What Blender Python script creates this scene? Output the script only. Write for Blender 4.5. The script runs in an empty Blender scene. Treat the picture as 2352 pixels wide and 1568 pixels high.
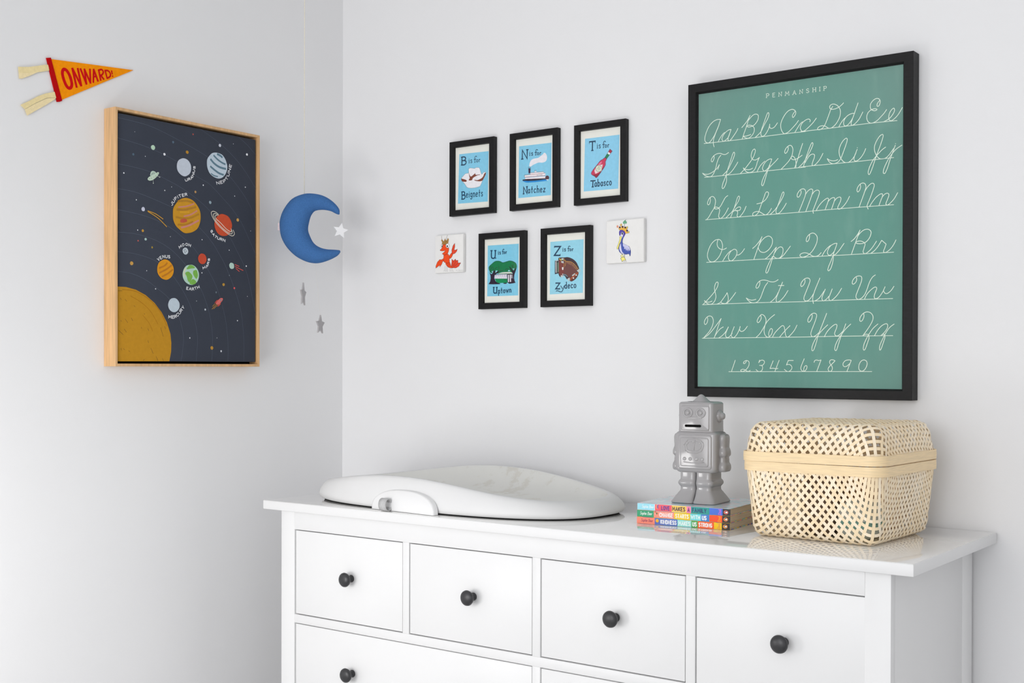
import bpy, bmesh, math, random
import numpy as np
from mathutils import Vector, Matrix, geometry
random.seed(7)
SC = bpy.context.scene
COL = SC.collection

# ------------------------------------------------------------------ camera
cam_data = bpy.data.cameras.new('camera')
cam = bpy.data.objects.new('camera', cam_data)
COL.objects.link(cam)
YAW, PITCH, ROLL = 0.6407, -0.0063, 0.0025
fwd = Vector((-math.sin(YAW)*math.cos(PITCH), math.cos(YAW)*math.cos(PITCH), math.sin(PITCH)))
rgt = Vector((math.cos(YAW), math.sin(YAW), 0))
upv = rgt.cross(fwd)
r2 = rgt*math.cos(ROLL) + upv*math.sin(ROLL)
u2 = -rgt*math.sin(ROLL) + upv*math.cos(ROLL)
cam.matrix_world = Matrix(((r2.x, u2.x, -fwd.x, 2.5096), (r2.y, u2.y, -fwd.y, -2.5423), (r2.z, u2.z, -fwd.z, 1.2787), (0, 0, 0, 1)))
cam_data.sensor_width = 36.0
cam_data.lens = 2799.94*36.0/2352.0
cam_data.shift_y = 75.38/2352.0
cam_data.clip_start = 0.02
SC.camera = cam

# ------------------------------------------------------------------ world, lights, exposure
world = bpy.data.worlds.new('World'); SC.world = world
world.use_nodes = True
bg = world.node_tree.nodes['Background']
bg.inputs[0].default_value = (0.95, 0.97, 1.0, 1); bg.inputs[1].default_value = 1.0

def area_light(name, loc, target, sx, sy, power, color=(1, 1, 1)):
    d = bpy.data.lights.new(name, 'AREA'); d.shape = 'RECTANGLE'; d.size = sx; d.size_y = sy
    d.energy = power; d.color = color
    o = bpy.data.objects.new(name, d); COL.objects.link(o)
    o.location = loc
    o.rotation_euler = (Vector(target)-Vector(loc)).to_track_quat('-Z', 'Y').to_euler()
    return o
area_light('window_daylight', (1.75, -4.42, 1.5), (1.75, 0, 1.5), 2.3, 1.7, 57.5, (0.985, 0.99, 1.0))
area_light('left_soft_light', (0.55, -1.78, 0.80), (0.22, -0.3, 0.95), 0.42, 0.42, 5.6, (1.0, 0.985, 0.97))  # unseen soft source read from cast shadows, aimed to lift the left wall

area_light('side_fill_light', (4.12, -2.9, 1.5), (0, -2.0, 1.4), 1.2, 1.3, 6.5, (0.985, 0.99, 1.0))  # added fill to brighten the left wall; no window known on this side

SC.view_settings.view_transform = 'Standard'
SC.view_settings.look = 'None'
SC.view_settings.gamma = 1.0
SC.view_settings.use_curve_mapping = False
SC.view_settings.exposure = -0.13
SC.cycles.use_denoising = True
SC.cycles.max_bounces = 10
SC.cycles.diffuse_bounces = 6
SC.cycles.transparent_max_bounces = 12
SC.cycles.caustics_reflective = False
SC.cycles.caustics_refractive = False

# ------------------------------------------------------------------ measured shapes
PADX = 0.6775
PADY = -0.2725
PADA = 0.411
PADB = 0.208
PADN = 2.7
PADR = -0.0221
PADHE = 0.0321
PADHS = 0.078
PADP = 0.7925
PADS = 0.1155
MOON_C = (0.125, -0.2497, 1.6462)
MOON_R = (0.69305, 0.72089, 0.0)
MOON_N = (0.72089, -0.69305, 0.0)
MOON_PAIRS = [((0.0783, 0.0405), (0.0755, 0.0393)), ((0.0769, 0.0549), (0.0676, 0.042)), ((0.0614, 0.0729), (0.0545, 0.0482)), ((0.039, 0.0871), (0.0335, 0.0511)), ((0.0139, 0.0935), (0.0139, 0.0478)), ((-0.0153, 0.0927), (0.0042, 0.0371)), ((-0.0472, 0.0787), (-0.0005, 0.0249)), ((-0.0693, 0.0501), (-0.0033, 0.0127)), ((-0.079, 0.0232), (-0.0049, 0.0031)), ((-0.0798, -0.0007), (-0.0044, -0.007)), ((-0.0748, -0.0259), (-0.0004, -0.0188)), ((-0.0609, -0.0509), (0.0071, -0.0342)), ((-0.0387, -0.0731), (0.0169, -0.0444)), ((-0.0137, -0.0867), (0.0308, -0.0512)), ((0.0086, -0.092), (0.0448, -0.0541)), ((0.0281, -0.0908), (0.056, -0.0547)), ((0.0532, -0.0822), (0.0672, -0.0551)), ((0.0728, -0.0711), (0.077, -0.056)), ((0.0807, -0.0611), (0.0796, -0.0569))]
MOON_TAG = (-0.0803, 0.0035)
MOON_CORD = (-0.0153, 0.0913)
MOON_STARS = [(0.0806, -0.004, 0.0214, 0.955, -0.18, 0.004, 1, (0.0769, 0.0422)), (-0.018, -0.1767, 0.0327, 2.165, -0.05, 0.004, 0, (-0.0109, -0.0853)), (0.0272, -0.257, 0.0269, 1.955, -0.04, 0.004, 0, (0.0141, -0.0905))]
PRINTS = {
'pen': [
 ('row1', (222,236,222), [('s',1.3,1,'373 5822 1328 5817 2322 5824 2842 5820'),('s',1.5,1,'793 6327 702 6333 596 6292 491 6188 414 6027 395 5912 421 5851 480 5825 539 5854 633 5971 691 6080 744 6191 793 6327'),('s',1.5,1,'793 6327 738 6170 680 6050 627 5918 610 5836 616 5772 634 5719'),('s',1.5,1,'733 5822 774 5892 844 5979 896 6020'),('s',1.5,1,'1058 6068 994 6062 913 6013 855 5946 832 5885 844 5840 879 5822 937 5853 995 5910 1058 6068'),('s',1.5,1,'1058 6068 1023 5980 989 5900 983 5848 1001 5814 1053 5840 1145 5945 1202 6023 1228 6074'),('s',1.5,1,'1322 6080 1384 6137 1452 6212 1497 6280 1525 6333'),('s',1.5,1,'1525 6333 1486 6239 1441 6099 1385 5960 1334 5822'),('s',1.5,1,'1480 6219 1554 6294 1621 6337 1689 6337 1728 6293 1712 6202 1644 6117 1577 6084 1509 6073 1458 6087 1452 6106 1498 6113 1566 6097 1617 6053 1631 5994 1611 5924 1555 5858 1488 5824 1419 5837 1362 5881 1419 5878 1487 5886 1546 5904'),('s',1.5,1,'1651 5821 1713 5866 1791 5935 1835 6012 1891 6109 1946 6195 1979 6273 1981 6319 1962 6339 1937 6309 1901 6221 1846 6083 1802 5965 1789 5894 1803 5846 1836 5827 1892 5857 1958 5947 1991 6025 2002 6081'),('s',1.5,1,'1996 6035 2013 5992 2058 5979 2113 6001 2156 6047 2187 6088'),('s',1.5,1,'2602 6289 2559 6244 2538 6196 2551 6161 2578 6179 2610 6227 2613 6278 2580 6322 2515 6340 2429 6310 2342 6219 2277 6094 2264 5994 2289 5899 2333 5838 2376 5830 2452 5860 2549 5941 2625 6013 2681 6082'),('s',1.5,1,'2599 5832 2657 5918 2722 6002 2775 6041'),('s',1.3,1,'2731 5829 3479 5829 4293 5831 4860 5820'),('s',1.5,1,'2941 6019 2951 6053 2917 6083 2858 6074 2783 6028 2734 5958 2727 5898 2750 5847 2786 5833 2842 5853 2933 5920 3018 5995 3091 6082'),('s',1.5,1,'3462 6291 3415 6222 3364 6094 3317 5980 3271 5891 3219 5842 3166 5823 3126 5832 3124 5863 3166 5893 3229 5902 3292 5885 3344 5847 3396 5826 3458 5844 3541 5914 3613 6034 3633 6151 3612 6232 3560 6298 3487 6335 3425 6330 3392 6294 3405 6248 3457 6227 3529 6233 3601 6258 3663 6300 3702 6335'),('s',1.5,1,'3598 5830 3634 5893 3685 5961 3736 6010'),('s',1.5,1,'3940 6083 3869 6082 3787 6048 3731 5990 3706 5924 3711 5864 3742 5836 3798 5854 3859 5916 3900 5980'),('s',1.5,1,'4022 6294 3980 6186 3940 6074 3900 5970 3874 5895 3875 5845 3900 5834 3961 5865 4042 5944 4092 6026 4125 6088'),('s',1.5,1,'4490 6288 4450 6244 4431 6198 4443 6168 4473 6178 4495 6229 4498 6277 4470 6321 4420 6336 4351 6306 4296 6240 4287 6168 4307 6121 4352 6090 4392 6082 4431 6101 4401 6122 4352 6123 4292 6104 4232 6048 4211 5962 4233 5882 4283 5837 4343 5832 4432 5868 4521 5945 4590 6014 4637 6078'),('s',1.5,1,'4566 5825 4630 5849 4698 5885 4757 5945 4800 6017 4803 6065 4781 6085 4737 6054 4698 5991 4682 5906 4694 5856 4728 5831 4787 5855 4864 5922 4922 6002 4970 6080')]),
 ('row2', (222,236,222), [('s',1.3,1,'391 5044 1332 5044 2248 5049 2845 5046'),('s',1.5,1,'629 5509 635 5466 612 5410 585 5381 562 5405 570 5452 617 5510 693 5550 787 5556 857 5526 927 5519 999 5554'),('s',1.5,1,'808 5514 752 5454 712 5364 683 5261 660 5189 613 5098 554 5050 471 5056 388 5097 340 5144 400 5116 483 5110 577 5138 671 5193 730 5246 767 5300'),('s',1.5,1,'767 5300 753 5264 730 5195'),('s',1.5,1,'853 5050 917 5101 986 5169 1055 5288 1112 5397 1146 5488 1144 5536 1123 5543 1095 5494 1055 5382 998 5230 952 5098 940 5047 950 4962 941 4879 895 4777 858 4749 839 4772 854 4855 894 4946 940 5047'),('s',1.5,1,'952 5051 1033 5080 1113 5157 1182 5244 1230 5315'),('s',1.5,1,'1292 5048 1388 5131 1479 5226 1569 5331 1625 5419 1656 5509 1649 5553 1624 5564 1585 5527 1557 5446 1563 5378 1597 5334 1653 5318 1704 5333 1757 5364'),('s',1.5,1,'1757 5364 1715 5286 1682 5186 1648 5116 1592 5065 1513 5051 1445 5073 1394 5125 1365 5166 1411 5134 1479 5117 1536 5119 1594 5142'),('s',1.5,1,'1705 5059 1749 5138 1816 5214 1889 5269'),('s',1.5,1,'2055 5298 2005 5303 1927 5270 1861 5194 1833 5119 1850 5071 1889 5052 1950 5093 2017 5164'),('s',1.5,1,'2055 5298 2027 5224 1984 5136 1951 5036 1907 4896 1868 4776 1841 4729 1816 4745 1818 4801 1851 4891 1906 4989 1973 5086 2061 5170 2138 5234 2206 5299'),('s',1.5,1,'2437 5530 2443 5478 2416 5420 2384 5393 2362 5410 2367 5461 2410 5522 2475 5558 2519 5541 2551 5477 2546 5386 2520 5308 2455 5213 2357 5120 2276 5052'),('s',1.5,1,'2779 5569 2735 5448 2692 5321 2650 5193 2596 5052'),('s',1.5,1,'2623 5064 2626 5165 2606 5248 2568 5303 2530 5309 2514 5278 2536 5245 2596 5234 2671 5257 2725 5287 2770 5313'),('s',1.3,1,'2734 5057 3011 5060 3483 5055 4096 5054 4793 5057'),('s',1.5,1,'2688 5053 2777 5126 2851 5219 2925 5333 2983 5437 3014 5514 3011 5553 2993 5559 2967 5519 2925 5423 2861 5258 2798 5058'),('s',1.5,1,'2835 5140 2883 5216 2946 5290 3010 5312 3052 5289 3047 5230 3016 5153 3000 5094 3011 5063 3064 5073 3148 5150 3200 5224 3245 5305'),('s',1.5,1,'3342 5180 3378 5117 3431 5072 3493 5056 3565 5074 3617 5113 3658 5178 3708 5302 3759 5435 3787 5530 3779 5566 3748 5569 3687 5517 3631 5424 3606 5322 3616 5232 3647 5155 3699 5085 3745 5056'),('s',1.5,1,'3342 5180 3399 5140 3472 5120 3534 5121 3578 5137'),('s',1.5,1,'3812 5049 3883 5097 3944 5169 3979 5239'),('s',1.5,1,'4006 5312 3974 5235 3944 5159 3939 5101 3959 5069 4005 5070 4075 5117 4146 5208 4193 5308'),('s',1.5,1,'4007 5342 4011 5347'),('s',1.5,1,'4621 5294 4554 5253 4485 5192 4416 5122 4347 5041 4277 4911 4248 4807 4260 4755 4288 4774 4337 4886 4396 5055 4455 5215 4514 5364 4558 5495 4564 5552 4538 5565 4483 5527 4414 5423 4380 5320 4390 5221 4436 5120 4495 5065 4545 5055 4624 5067 4692 5123 4750 5194 4789 5248'),('s',1.5,1,'4823 5310 4789 5219 4751 5117 4712 5014 4664 4865 4615 4758 4591 4744 4571 4767 4585 4843 4634 4954 4692 5055 4760 5145 4848 5232 4964 5299'),('s',1.5,1,'4828 5339 4832 5344')]),
 ('row3', (222,236,222), [('s',1.3,1,'416 4068 1585 4072 2849 4072'),('s',1.5,1,'538 4561 544 4502 527 4440 498 4405 471 4428 479 4486 521 4557 585 4589 638 4564 674 4492 668 4418 634 4315 569 4225 510 4134 449 4071'),('s',1.5,1,'983 4578 919 4536 861 4446 803 4355 745 4307 698 4295 657 4305 657 4335 698 4337 751 4312 780 4267 769 4199 752 4137 769 4089 804 4072 863 4108 932 4188 999 4300'),('s',1.5,1,'933 4070 1013 4140 1094 4207 1174 4327 1243 4426 1274 4507 1265 4539 1248 4542 1219 4501 1185 4399 1128 4246 1054 4076'),('s',1.5,1,'1129 4205 1186 4263 1243 4295 1295 4291 1300 4254 1266 4220 1163 4225 1220 4208 1230 4155 1215 4115 1227 4082 1267 4074 1324 4117 1392 4206 1437 4301'),('s',1.5,1,'1697 4333 1775 4343 1842 4363 1920 4424 1975 4512 1975 4563 1941 4582 1908 4559 1864 4449 1798 4289 1742 4149 1686 4091 1630 4071 1596 4097 1613 4138 1675 4162 1753 4156 1832 4111 1888 4078 1932 4078 1999 4130 2052 4208'),('s',1.5,1,'2021 4075 2109 4142 2186 4229 2273 4355 2338 4472 2344 4533 2327 4546 2300 4506 2251 4377 2186 4218 2159 4149 2165 4097 2192 4080 2252 4101 2339 4197 2404 4295'),('s',1.3,1,'2836 4073 3291 4080 4011 4080 4796 4076'),('s',1.5,1,'2740 4548 2747 4497 2722 4439 2685 4403 2656 4424 2665 4484 2722 4555 2781 4577 2829 4561 2854 4509 2840 4419 2782 4272 2695 4077'),('s',1.5,1,'2846 4444 2899 4515 2962 4555 3005 4546 3015 4505 2995 4426 2932 4261 2858 4080'),('s',1.5,1,'3005 4441 3058 4501 3121 4521 3163 4493 3158 4423 3101 4277 3028 4102 3023 4063 3036 4023'),('s',1.5,1,'3091 4073 3154 4173 3238 4262 3332 4324 3373 4316 3368 4266 3332 4169 3296 4077'),('s',1.5,1,'3363 4252 3425 4311 3488 4331 3514 4309 3504 4255 3478 4178 3440 4079'),('s',1.5,1,'3509 4255 3560 4311 3622 4330 3653 4303 3643 4244 3602 4158 3582 4110 3597 4075 3654 4085 3736 4158 3797 4242 3842 4329'),('s',1.5,1,'4078 4558 4085 4503 4060 4437 4025 4406 4005 4442 4019 4499 4070 4564 4130 4586 4180 4564 4201 4503 4186 4436 4131 4284 4052 4080'),('s',1.5,1,'4181 4417 4241 4500 4311 4557 4360 4558 4379 4517 4361 4441 4302 4280 4233 4120 4231 4071 4253 4025'),('s',1.5,1,'4278 4077 4342 4170 4421 4261 4510 4321 4555 4318 4555 4269 4521 4185 4482 4081'),('s',1.5,1,'4555 4260 4609 4313 4663 4326 4693 4297 4678 4230 4634 4127 4635 4093 4664 4079 4728 4120 4806 4201 4878 4320')]),
 ('row4', (222,236,222), [('s',1.3,1,'449 3087 1634 3091 2854 3080'),('s',1.5,1,'742 3593 719 3526 725 3452 772 3391 842 3361 900 3366 956 3391'),('s',1.5,1,'748 3596 666 3582 572 3503 502 3379 472 3254 491 3168 538 3107 609 3093 691 3126 784 3227 842 3361 853 3465 824 3551 777 3591 742 3599'),('s',1.5,1,'861 3096 924 3188 1005 3278 1063 3322'),('s',1.5,1,'1132 3350 1063 3306 1011 3225 1006 3152 1035 3103 1087 3095 1156 3144 1207 3225 1213 3298 1184 3342 1132 3350'),('s',1.5,1,'1211 3215 1270 3222 1339 3271 1404 3350'),('s',1.5,1,'1599 3342 1678 3402 1756 3486 1801 3545 1825 3595'),('s',1.5,1,'1825 3595 1779 3474 1723 3333 1629 3091'),('s',1.5,1,'1751 3393 1801 3483 1890 3565 1979 3596 2045 3566 2079 3497 2063 3396 1991 3297 1891 3241 1802 3256 1751 3310 1740 3352'),('s',1.5,1,'1903 3091 1981 3143 2080 3241 2146 3314 2173 3340'),('s',1.5,1,'2173 3340 2135 3238 2080 3097 2026 2935 1971 2804 1943 2777 1923 2801 1937 2868 1992 2988 2080 3138'),('s',1.5,1,'2124 3208 2190 3296 2255 3339 2310 3325 2332 3268 2311 3167 2256 3103 2191 3091 2136 3115 2102 3147'),('s',1.5,1,'2257 3088 2344 3155 2420 3243 2504 3345'),('s',1.3,1,'2841 3085 3607 3085 4801 3087'),('s',1.5,1,'2947 3565 2945 3500 2919 3441 2887 3418 2869 3449 2887 3514 2945 3575 3019 3598 3083 3567 3125 3489 3105 3370 3031 3233 2947 3148 2862 3102 2776 3088 2728 3119 2744 3158 2819 3180 2894 3168 2958 3137 3021 3098 3095 3089 3159 3111 3213 3163'),('s',1.5,1,'3232 3089 3295 3189 3367 3265 3425 3306'),('s',1.5,1,'3570 3343 3513 3341 3430 3301 3373 3225 3355 3156 3373 3110 3410 3095 3462 3125 3503 3168'),('s',1.5,1,'3570 3343 3534 3235 3493 3128 3488 3039 3473 2931 3432 2813 3390 2765 3367 2781 3380 2845 3431 2962 3483 3079 3545 3116 3627 3201 3683 3277 3727 3335'),('s',1.5,1,'3882 3364 3953 3419 4014 3493 4054 3555 4076 3597'),('s',1.5,1,'4076 3597 4029 3473 3974 3319 3889 3092'),('s',1.5,1,'4024 3463 4084 3538 4165 3592 4245 3601 4305 3563 4315 3504 4276 3409 4206 3335 4116 3306 4025 3311 3984 3333 4014 3356 4085 3362 4156 3333 4186 3287 4166 3210 4146 3142 4157 3103 4187 3089 4247 3117 4337 3200 4435 3339'),('s',1.5,1,'4317 3092 4397 3148 4476 3241 4544 3349'),('s',1.5,1,'4544 3349 4638 3266'),('s',1.5,1,'4638 3266 4614 3194 4585 3119 4600 3093 4644 3096 4722 3150 4790 3233 4848 3340')]),
 ('row5', (222,236,222), [('s',1.3,1,'346 2118 1593 2124 2858 2115'),('s',1.5,1,'364 2124 471 2219 588 2332 670 2424 729 2517 749 2591 728 2625 693 2609 658 2531 658 2446 680 2371 692 2286 665 2202 601 2135 530 2123 459 2150 399 2210 447 2182 518 2173 595 2194'),('s',1.5,1,'707 2118 800 2156 882 2248 951 2336 974 2374'),('s',1.5,1,'974 2374 1003 2265 998 2192 952 2136 894 2130 841 2144 812 2171'),('s',1.5,1,'975 2135 1044 2201 1125 2293 1188 2373'),('s',1.5,1,'1780 2592 1777 2530 1743 2469 1708 2448 1687 2471 1704 2533 1771 2603 1860 2625 1949 2611 2027 2582 2105 2574 2171 2592 2220 2621'),('s',1.5,1,'1972 2569 1905 2484 1850 2362 1795 2230 1728 2149 1649 2123 1570 2133 1502 2177 1451 2236 1513 2202 1593 2184 1688 2202'),('s',1.5,1,'2024 2120 2117 2189 2183 2269 2221 2339'),('s',1.5,1,'2322 2562 2270 2440 2205 2288 2172 2197 2178 2141 2211 2124 2282 2163 2369 2252 2451 2372'),('s',1.5,1,'2221 2488 2357 2485'),('s',1.3,1,'2845 2120 3816 2123 4786 2121'),('s',1.5,1,'2843 2597 2843 2537 2811 2477 2768 2447 2747 2480 2768 2540 2832 2608 2896 2627 2949 2608 2960 2552 2928 2463 2865 2314 2823 2204 2834 2148 2877 2127 2940 2150 3004 2219 3041 2278'),('s',1.5,1,'3187 2615 3130 2485 3067 2337 3030 2218 3025 2138 3045 2067'),('s',1.5,1,'3073 2121 3163 2173 3236 2261 3283 2330'),('s',1.5,1,'3311 2371 3267 2270 3236 2191 3242 2141 3278 2120 3341 2158 3393 2216'),('s',1.5,1,'3467 2371 3424 2265 3393 2186 3404 2136 3440 2120 3518 2172 3600 2259 3677 2377'),('s',1.5,1,'4002 2594 4008 2540 3978 2482 3932 2453 3910 2480 3927 2543 3987 2605 4058 2624 4109 2605 4119 2545 4089 2448 4029 2303 3994 2206 4004 2152 4045 2126 4111 2149 4181 2220 4230 2326 4270 2441 4310 2528 4359 2594 4414 2629'),('s',1.5,1,'4176 2122 4231 2228 4311 2313 4390 2369 4435 2367 4440 2328 4410 2251 4389 2184 4401 2139 4441 2133 4500 2170 4569 2265 4598 2322 4621 2375'),('s',1.5,1,'4593 2284 4613 2244 4658 2228 4716 2260 4765 2311 4809 2377')]),
 ('row6', (222,236,222), [('s',1.3,1,'343 1346 2861 1344'),('s',1.5,1,'478 1820 488 1772 472 1709 431 1662 399 1689 407 1752 466 1831 537 1854 596 1828 628 1748 609 1642 532 1506 379 1353'),('s',1.5,1,'379 1353 497 1421 615 1536 732 1672 827 1791'),('s',1.5,1,'827 1791 767 1650 709 1492 651 1350'),('s',1.5,1,'674 1398 733 1481 803 1554 884 1598'),('s',1.5,1,'768 1349 862 1406 943 1489 1010 1598'),('s',1.5,1,'1010 1598 954 1478 937 1415 955 1368 1001 1356 1065 1403 1105 1455'),('s',1.5,1,'1156 1601 1105 1486 1082 1413 1099 1366 1151 1355 1220 1422 1277 1526 1305 1603'),('s',1.5,1,'1288 1536 1306 1499 1351 1488 1414 1523 1480 1603'),('s',1.5,1,'1802 1837 1817 1780 1786 1714 1741 1678 1718 1710 1741 1777 1802 1846 1841 1857 1897 1820 1931 1742 1925 1670 1898 1577 1885 1495 1904 1412 1955 1355 2010 1359 2065 1420 2087 1502 2065 1539 2032 1524 2001 1452 1999 1401 2016 1365'),('s',1.5,1,'2139 1850 2042 1780 1953 1690 1876 1567 1787 1435 1686 1343'),('s',1.5,1,'2088 1348 2142 1440 2230 1531 2317 1599 2361 1580 2383 1487 2395 1406 2422 1354 2460 1349 2536 1414 2611 1504 2665 1607'),('s',1.5,1,'2503 1599 2394 1497 2253 1344'),('s',1.3,1,'2848 1344 3614 1350 4791 1348'),('s',1.5,1,'3011 1832 3016 1781 2990 1711 2942 1665 2916 1688 2926 1748 2990 1832 3053 1858 3106 1839 3114 1784 3080 1674 3007 1495 2986 1415 3002 1364 3039 1348 3113 1383 3197 1462'),('s',1.5,1,'3344 1849 3280 1690 3207 1512 3155 1382 3114 1232 3062 1082 3030 1042 3011 1062 3019 1143 3071 1263 3155 1382 3250 1491 3369 1601'),('s',1.5,1,'3292 1340 3354 1449 3458 1557 3541 1607 3577 1585 3562 1516 3526 1427 3531 1382 3568 1357 3624 1376 3707 1454'),('s',1.5,1,'3772 1616 3727 1493 3676 1375 3625 1227 3574 1069 3548 1044 3528 1074 3543 1158 3594 1267 3676 1385 3768 1502 3882 1607'),('s',1.5,1,'4162 1819 4171 1770 4143 1692 4103 1659 4077 1689 4092 1752 4152 1824 4233 1857 4313 1835 4363 1766 4358 1678 4304 1572 4224 1456 4144 1351'),('s',1.5,1,'4144 1351 4184 1378 4235 1385 4270 1367 4280 1298 4255 1221 4206 1084 4174 1050 4158 1084 4170 1163 4215 1270 4275 1377 4364 1502 4473 1598'),('s',1.5,1,'4400 1351 4464 1462 4552 1557 4641 1599 4680 1574 4671 1507 4612 1421 4533 1349'),('s',1.5,1,'4533 1349 4573 1373 4612 1372 4622 1314 4593 1217 4545 1082 4518 1048 4507 1092 4524 1169 4573 1276 4632 1391 4720 1516 4817 1589')]),
 ('row7', (222,236,222), [('s',1.3,1,'1021 579 2763 589'),('s',1.5,1,'1184 840 1089 583'),('s',1.5,1,'1457 824 1441 787 1404 761 1385 779 1408 813 1466 833 1515 809 1527 757 1499 682 1442 622 1376 588 1327 595 1323 618 1376 635 1434 618 1483 588 1524 592 1555 611'),('s',1.5,1,'1782 843 1758 781'),('s',1.5,1,'1762 791 1798 828 1847 840 1891 820 1895 779 1863 735 1815 721 1779 724'),('s',1.5,1,'1815 724 1847 705 1855 660 1832 608 1783 586 1735 595 1694 630'),('s',1.5,1,'2107 827 2032 654'),('s',1.5,1,'2032 654 2111 660 2183 648 2222 660'),('s',1.5,1,'2249 838 2147 587'),('s',1.5,1,'2584 832 2465 832'),('s',1.5,1,'2465 832 2420 732'),('s',1.5,1,'2420 732 2458 746 2513 735 2548 692 2540 640 2498 600 2443 589 2372 636'),('s',1.3,1,'2755 589 4346 597'),('s',1.5,1,'2837 870 2793 772 2759 685 2763 634 2802 599 2848 601 2890 649 2901 700 2882 720 2847 703 2826 649 2825 605'),('s',1.5,1,'3061 790 3080 830 3122 841 3168 830 3220 841'),('s',1.5,1,'3220 841 3123 592'),('s',1.5,1,'3536 823 3491 844 3439 841 3413 805 3424 765 3462 715 3477 665 3462 615 3425 594 3391 614 3383 657 3417 708 3477 765 3536 823'),('s',1.5,1,'3895 833 3840 842 3766 826 3718 772 3718 723 3752 698 3803 712 3855 758'),('s',1.5,1,'3895 833 3800 591'),('s',1.5,1,'4175 843 4226 818 4244 759 4219 681 4176 624 4125 603 4074 631 4061 695 4081 773 4125 826 4175 843')]),
 ('row0', (222,236,222), [('s',1.1,0,'1923 6673 1925 6759'),('s',0.88,0,'1910 6674 1937 6673'),('s',0.88,0,'1911 6760 1939 6759'),('s',1.1,1,'1925 6759 1959 6759 1980 6746 1980 6725 1958 6713 1924 6713'),('s',1.1,0,'2127 6755 2073 6756 2072 6670 2125 6669'),('s',1.1,0,'2073 6715 2117 6714'),('s',1.1,0,'2216 6667 2217 6753 2280 6666 2281 6752'),('s',0.88,0,'2202 6667 2229 6667'),('s',0.88,0,'2267 6752 2295 6752'),('s',1.1,0,'2370 6664 2378 6750 2413 6689 2451 6749 2455 6662'),('s',0.88,0,'2356 6664 2384 6664'),('s',0.88,0,'2442 6663 2469 6662'),('s',1.1,0,'2546 6661 2583 6746 2616 6660'),('s',0.88,0,'2532 6661 2560 6661'),('s',0.88,0,'2603 6660 2630 6660'),('s',1.1,0,'2561 6692 2602 6691'),('s',1.1,0,'2707 6659 2708 6745 2771 6658 2772 6744'),('s',0.88,0,'2693 6659 2721 6659'),('s',0.88,0,'2758 6745 2786 6744'),('s',1.1,1,'2915 6730 2905 6740 2888 6744 2868 6735 2864 6722 2877 6708 2905 6697 2918 6682 2911 6665 2889 6658 2872 6662 2862 6673'),('s',1.1,0,'3010 6658 3010 6744'),('s',0.88,0,'2996 6658 3024 6658'),('s',0.88,0,'2996 6744 3024 6744'),('s',1.1,0,'3074 6658 3074 6744'),('s',0.88,0,'3060 6658 3088 6658'),('s',0.88,0,'3060 6744 3088 6744'),('s',1.1,0,'3010 6701 3074 6701'),('s',1.1,0,'3168 6657 3168 6743'),('s',0.88,0,'3154 6657 3182 6657'),('s',0.88,0,'3154 6743 3182 6743'),('s',1.1,0,'3262 6657 3262 6743'),('s',0.88,0,'3248 6657 3276 6657'),('s',0.88,0,'3248 6743 3276 6743'),('s',1.1,1,'3262 6743 3296 6743 3317 6731 3317 6711 3296 6698 3262 6697')]),
],
'sol': [
 ('orbit_line', (88,96,110), [('s',0.75,1,'98 2247 481 2218 886 2094 1248 1888 1590 1654 1858 1270 2008 789 1994 457 1941 136'),('s',0.75,1,'97 2713 657 2688 1221 2546 1697 2229 2184 1592 2434 843 2407 139'),('s',0.75,1,'79 3172 693 3165 1352 3011 1884 2703 2432 2140 2741 1572 2883 1080 2926 628 2898 141'),('s',0.75,1,'90 3705 841 3634 1444 3484 1911 3256 2404 2897 2996 2127 3314 1321 3423 637 3424 144'),('s',0.75,1,'90 4198 693 4156 1700 3912 2096 3749 2470 3524 2614 3417 2760 3303 2879 3187 3013 3039 3400 2493 3814 1571 3950 763 3957 147'),('s',0.75,1,'90 4787 939 4725 1690 4524 2095 4371 2404 4224 2693 4056 2852 3936 3188 3650 3474 3350 3668 3080 4053 2442 4359 1358'),('s',0.75,1,'89 5396 939 5296 1803 5071 2358 4802 2771 4656 3011 4505 3282 4301 3501 4132 3750 3888 3949 3636 4357 2954'),('s',0.75,1,'89 5873 938 5826 1699 5651 2764 5311 3461 4920 4037 4384 4356 3897'),('s',0.75,1,'2518 5992 3178 5700 3717 5355 4095 5000 4354 4692'),('s',0.75,1,'3774 5967 4064 5808 4359 5579')]),
 ('sun', (190,138,36), [('f',0,3,'98 1886 332 1888 607 1839 886 1725 1144 1547 1353 1328 1511 1083 1618 802 1645 584 1639 365 1586 128 1223 126 836 124 483 122 104 120 103 578 103 998 103 1460')]),
 ('sun_stroke', (168,112,24), [('s',1.6,1,'233 1820 607 1796 989 1622 1301 1355 1511 996'),('s',1.3,1,'457 1683 785 1527 1041 1323 1249 1032'),('s',1.2,1,'810 1233 990 1046 1093 855')]),
 ('sun_mark', (84,66,40), [('s',0.8,0,'172 1621 204 1580'),('s',0.8,0,'307 1595 357 1545'),('s',0.8,0,'482 1158 520 1085'),('s',0.8,0,'308 1131 382 1038'),('s',0.8,0,'283 887 345 815'),('s',0.8,0,'1327 947 1406 732'),('s',0.8,0,'1042 444 1106 315'),('s',0.8,0,'1445 983 1472 919'),('s',0.8,0,'951 916 985 863'),('s',0.8,0,'130 852 258 750'),('s',0.8,0,'824 137 849 173'),('s',0.8,0,'1197 241 1249 133'),('s',0.8,0,'184 1085 209 1069'),('s',0.8,0,'197 433 209 380'),('s',0.8,0,'110 1786 221 1792'),('s',0.8,0,'557 1458 582 1427'),('s',0.8,0,'848 1277 866 1257'),('s',0.8,0,'760 943 780 915'),('s',0.8,0,'1380 199 1412 133'),('s',0.8,0,'259 423 296 392'),('s',0.8,0,'408 372 445 351'),('s',0.8,0,'951 626 977 572')]),
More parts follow.
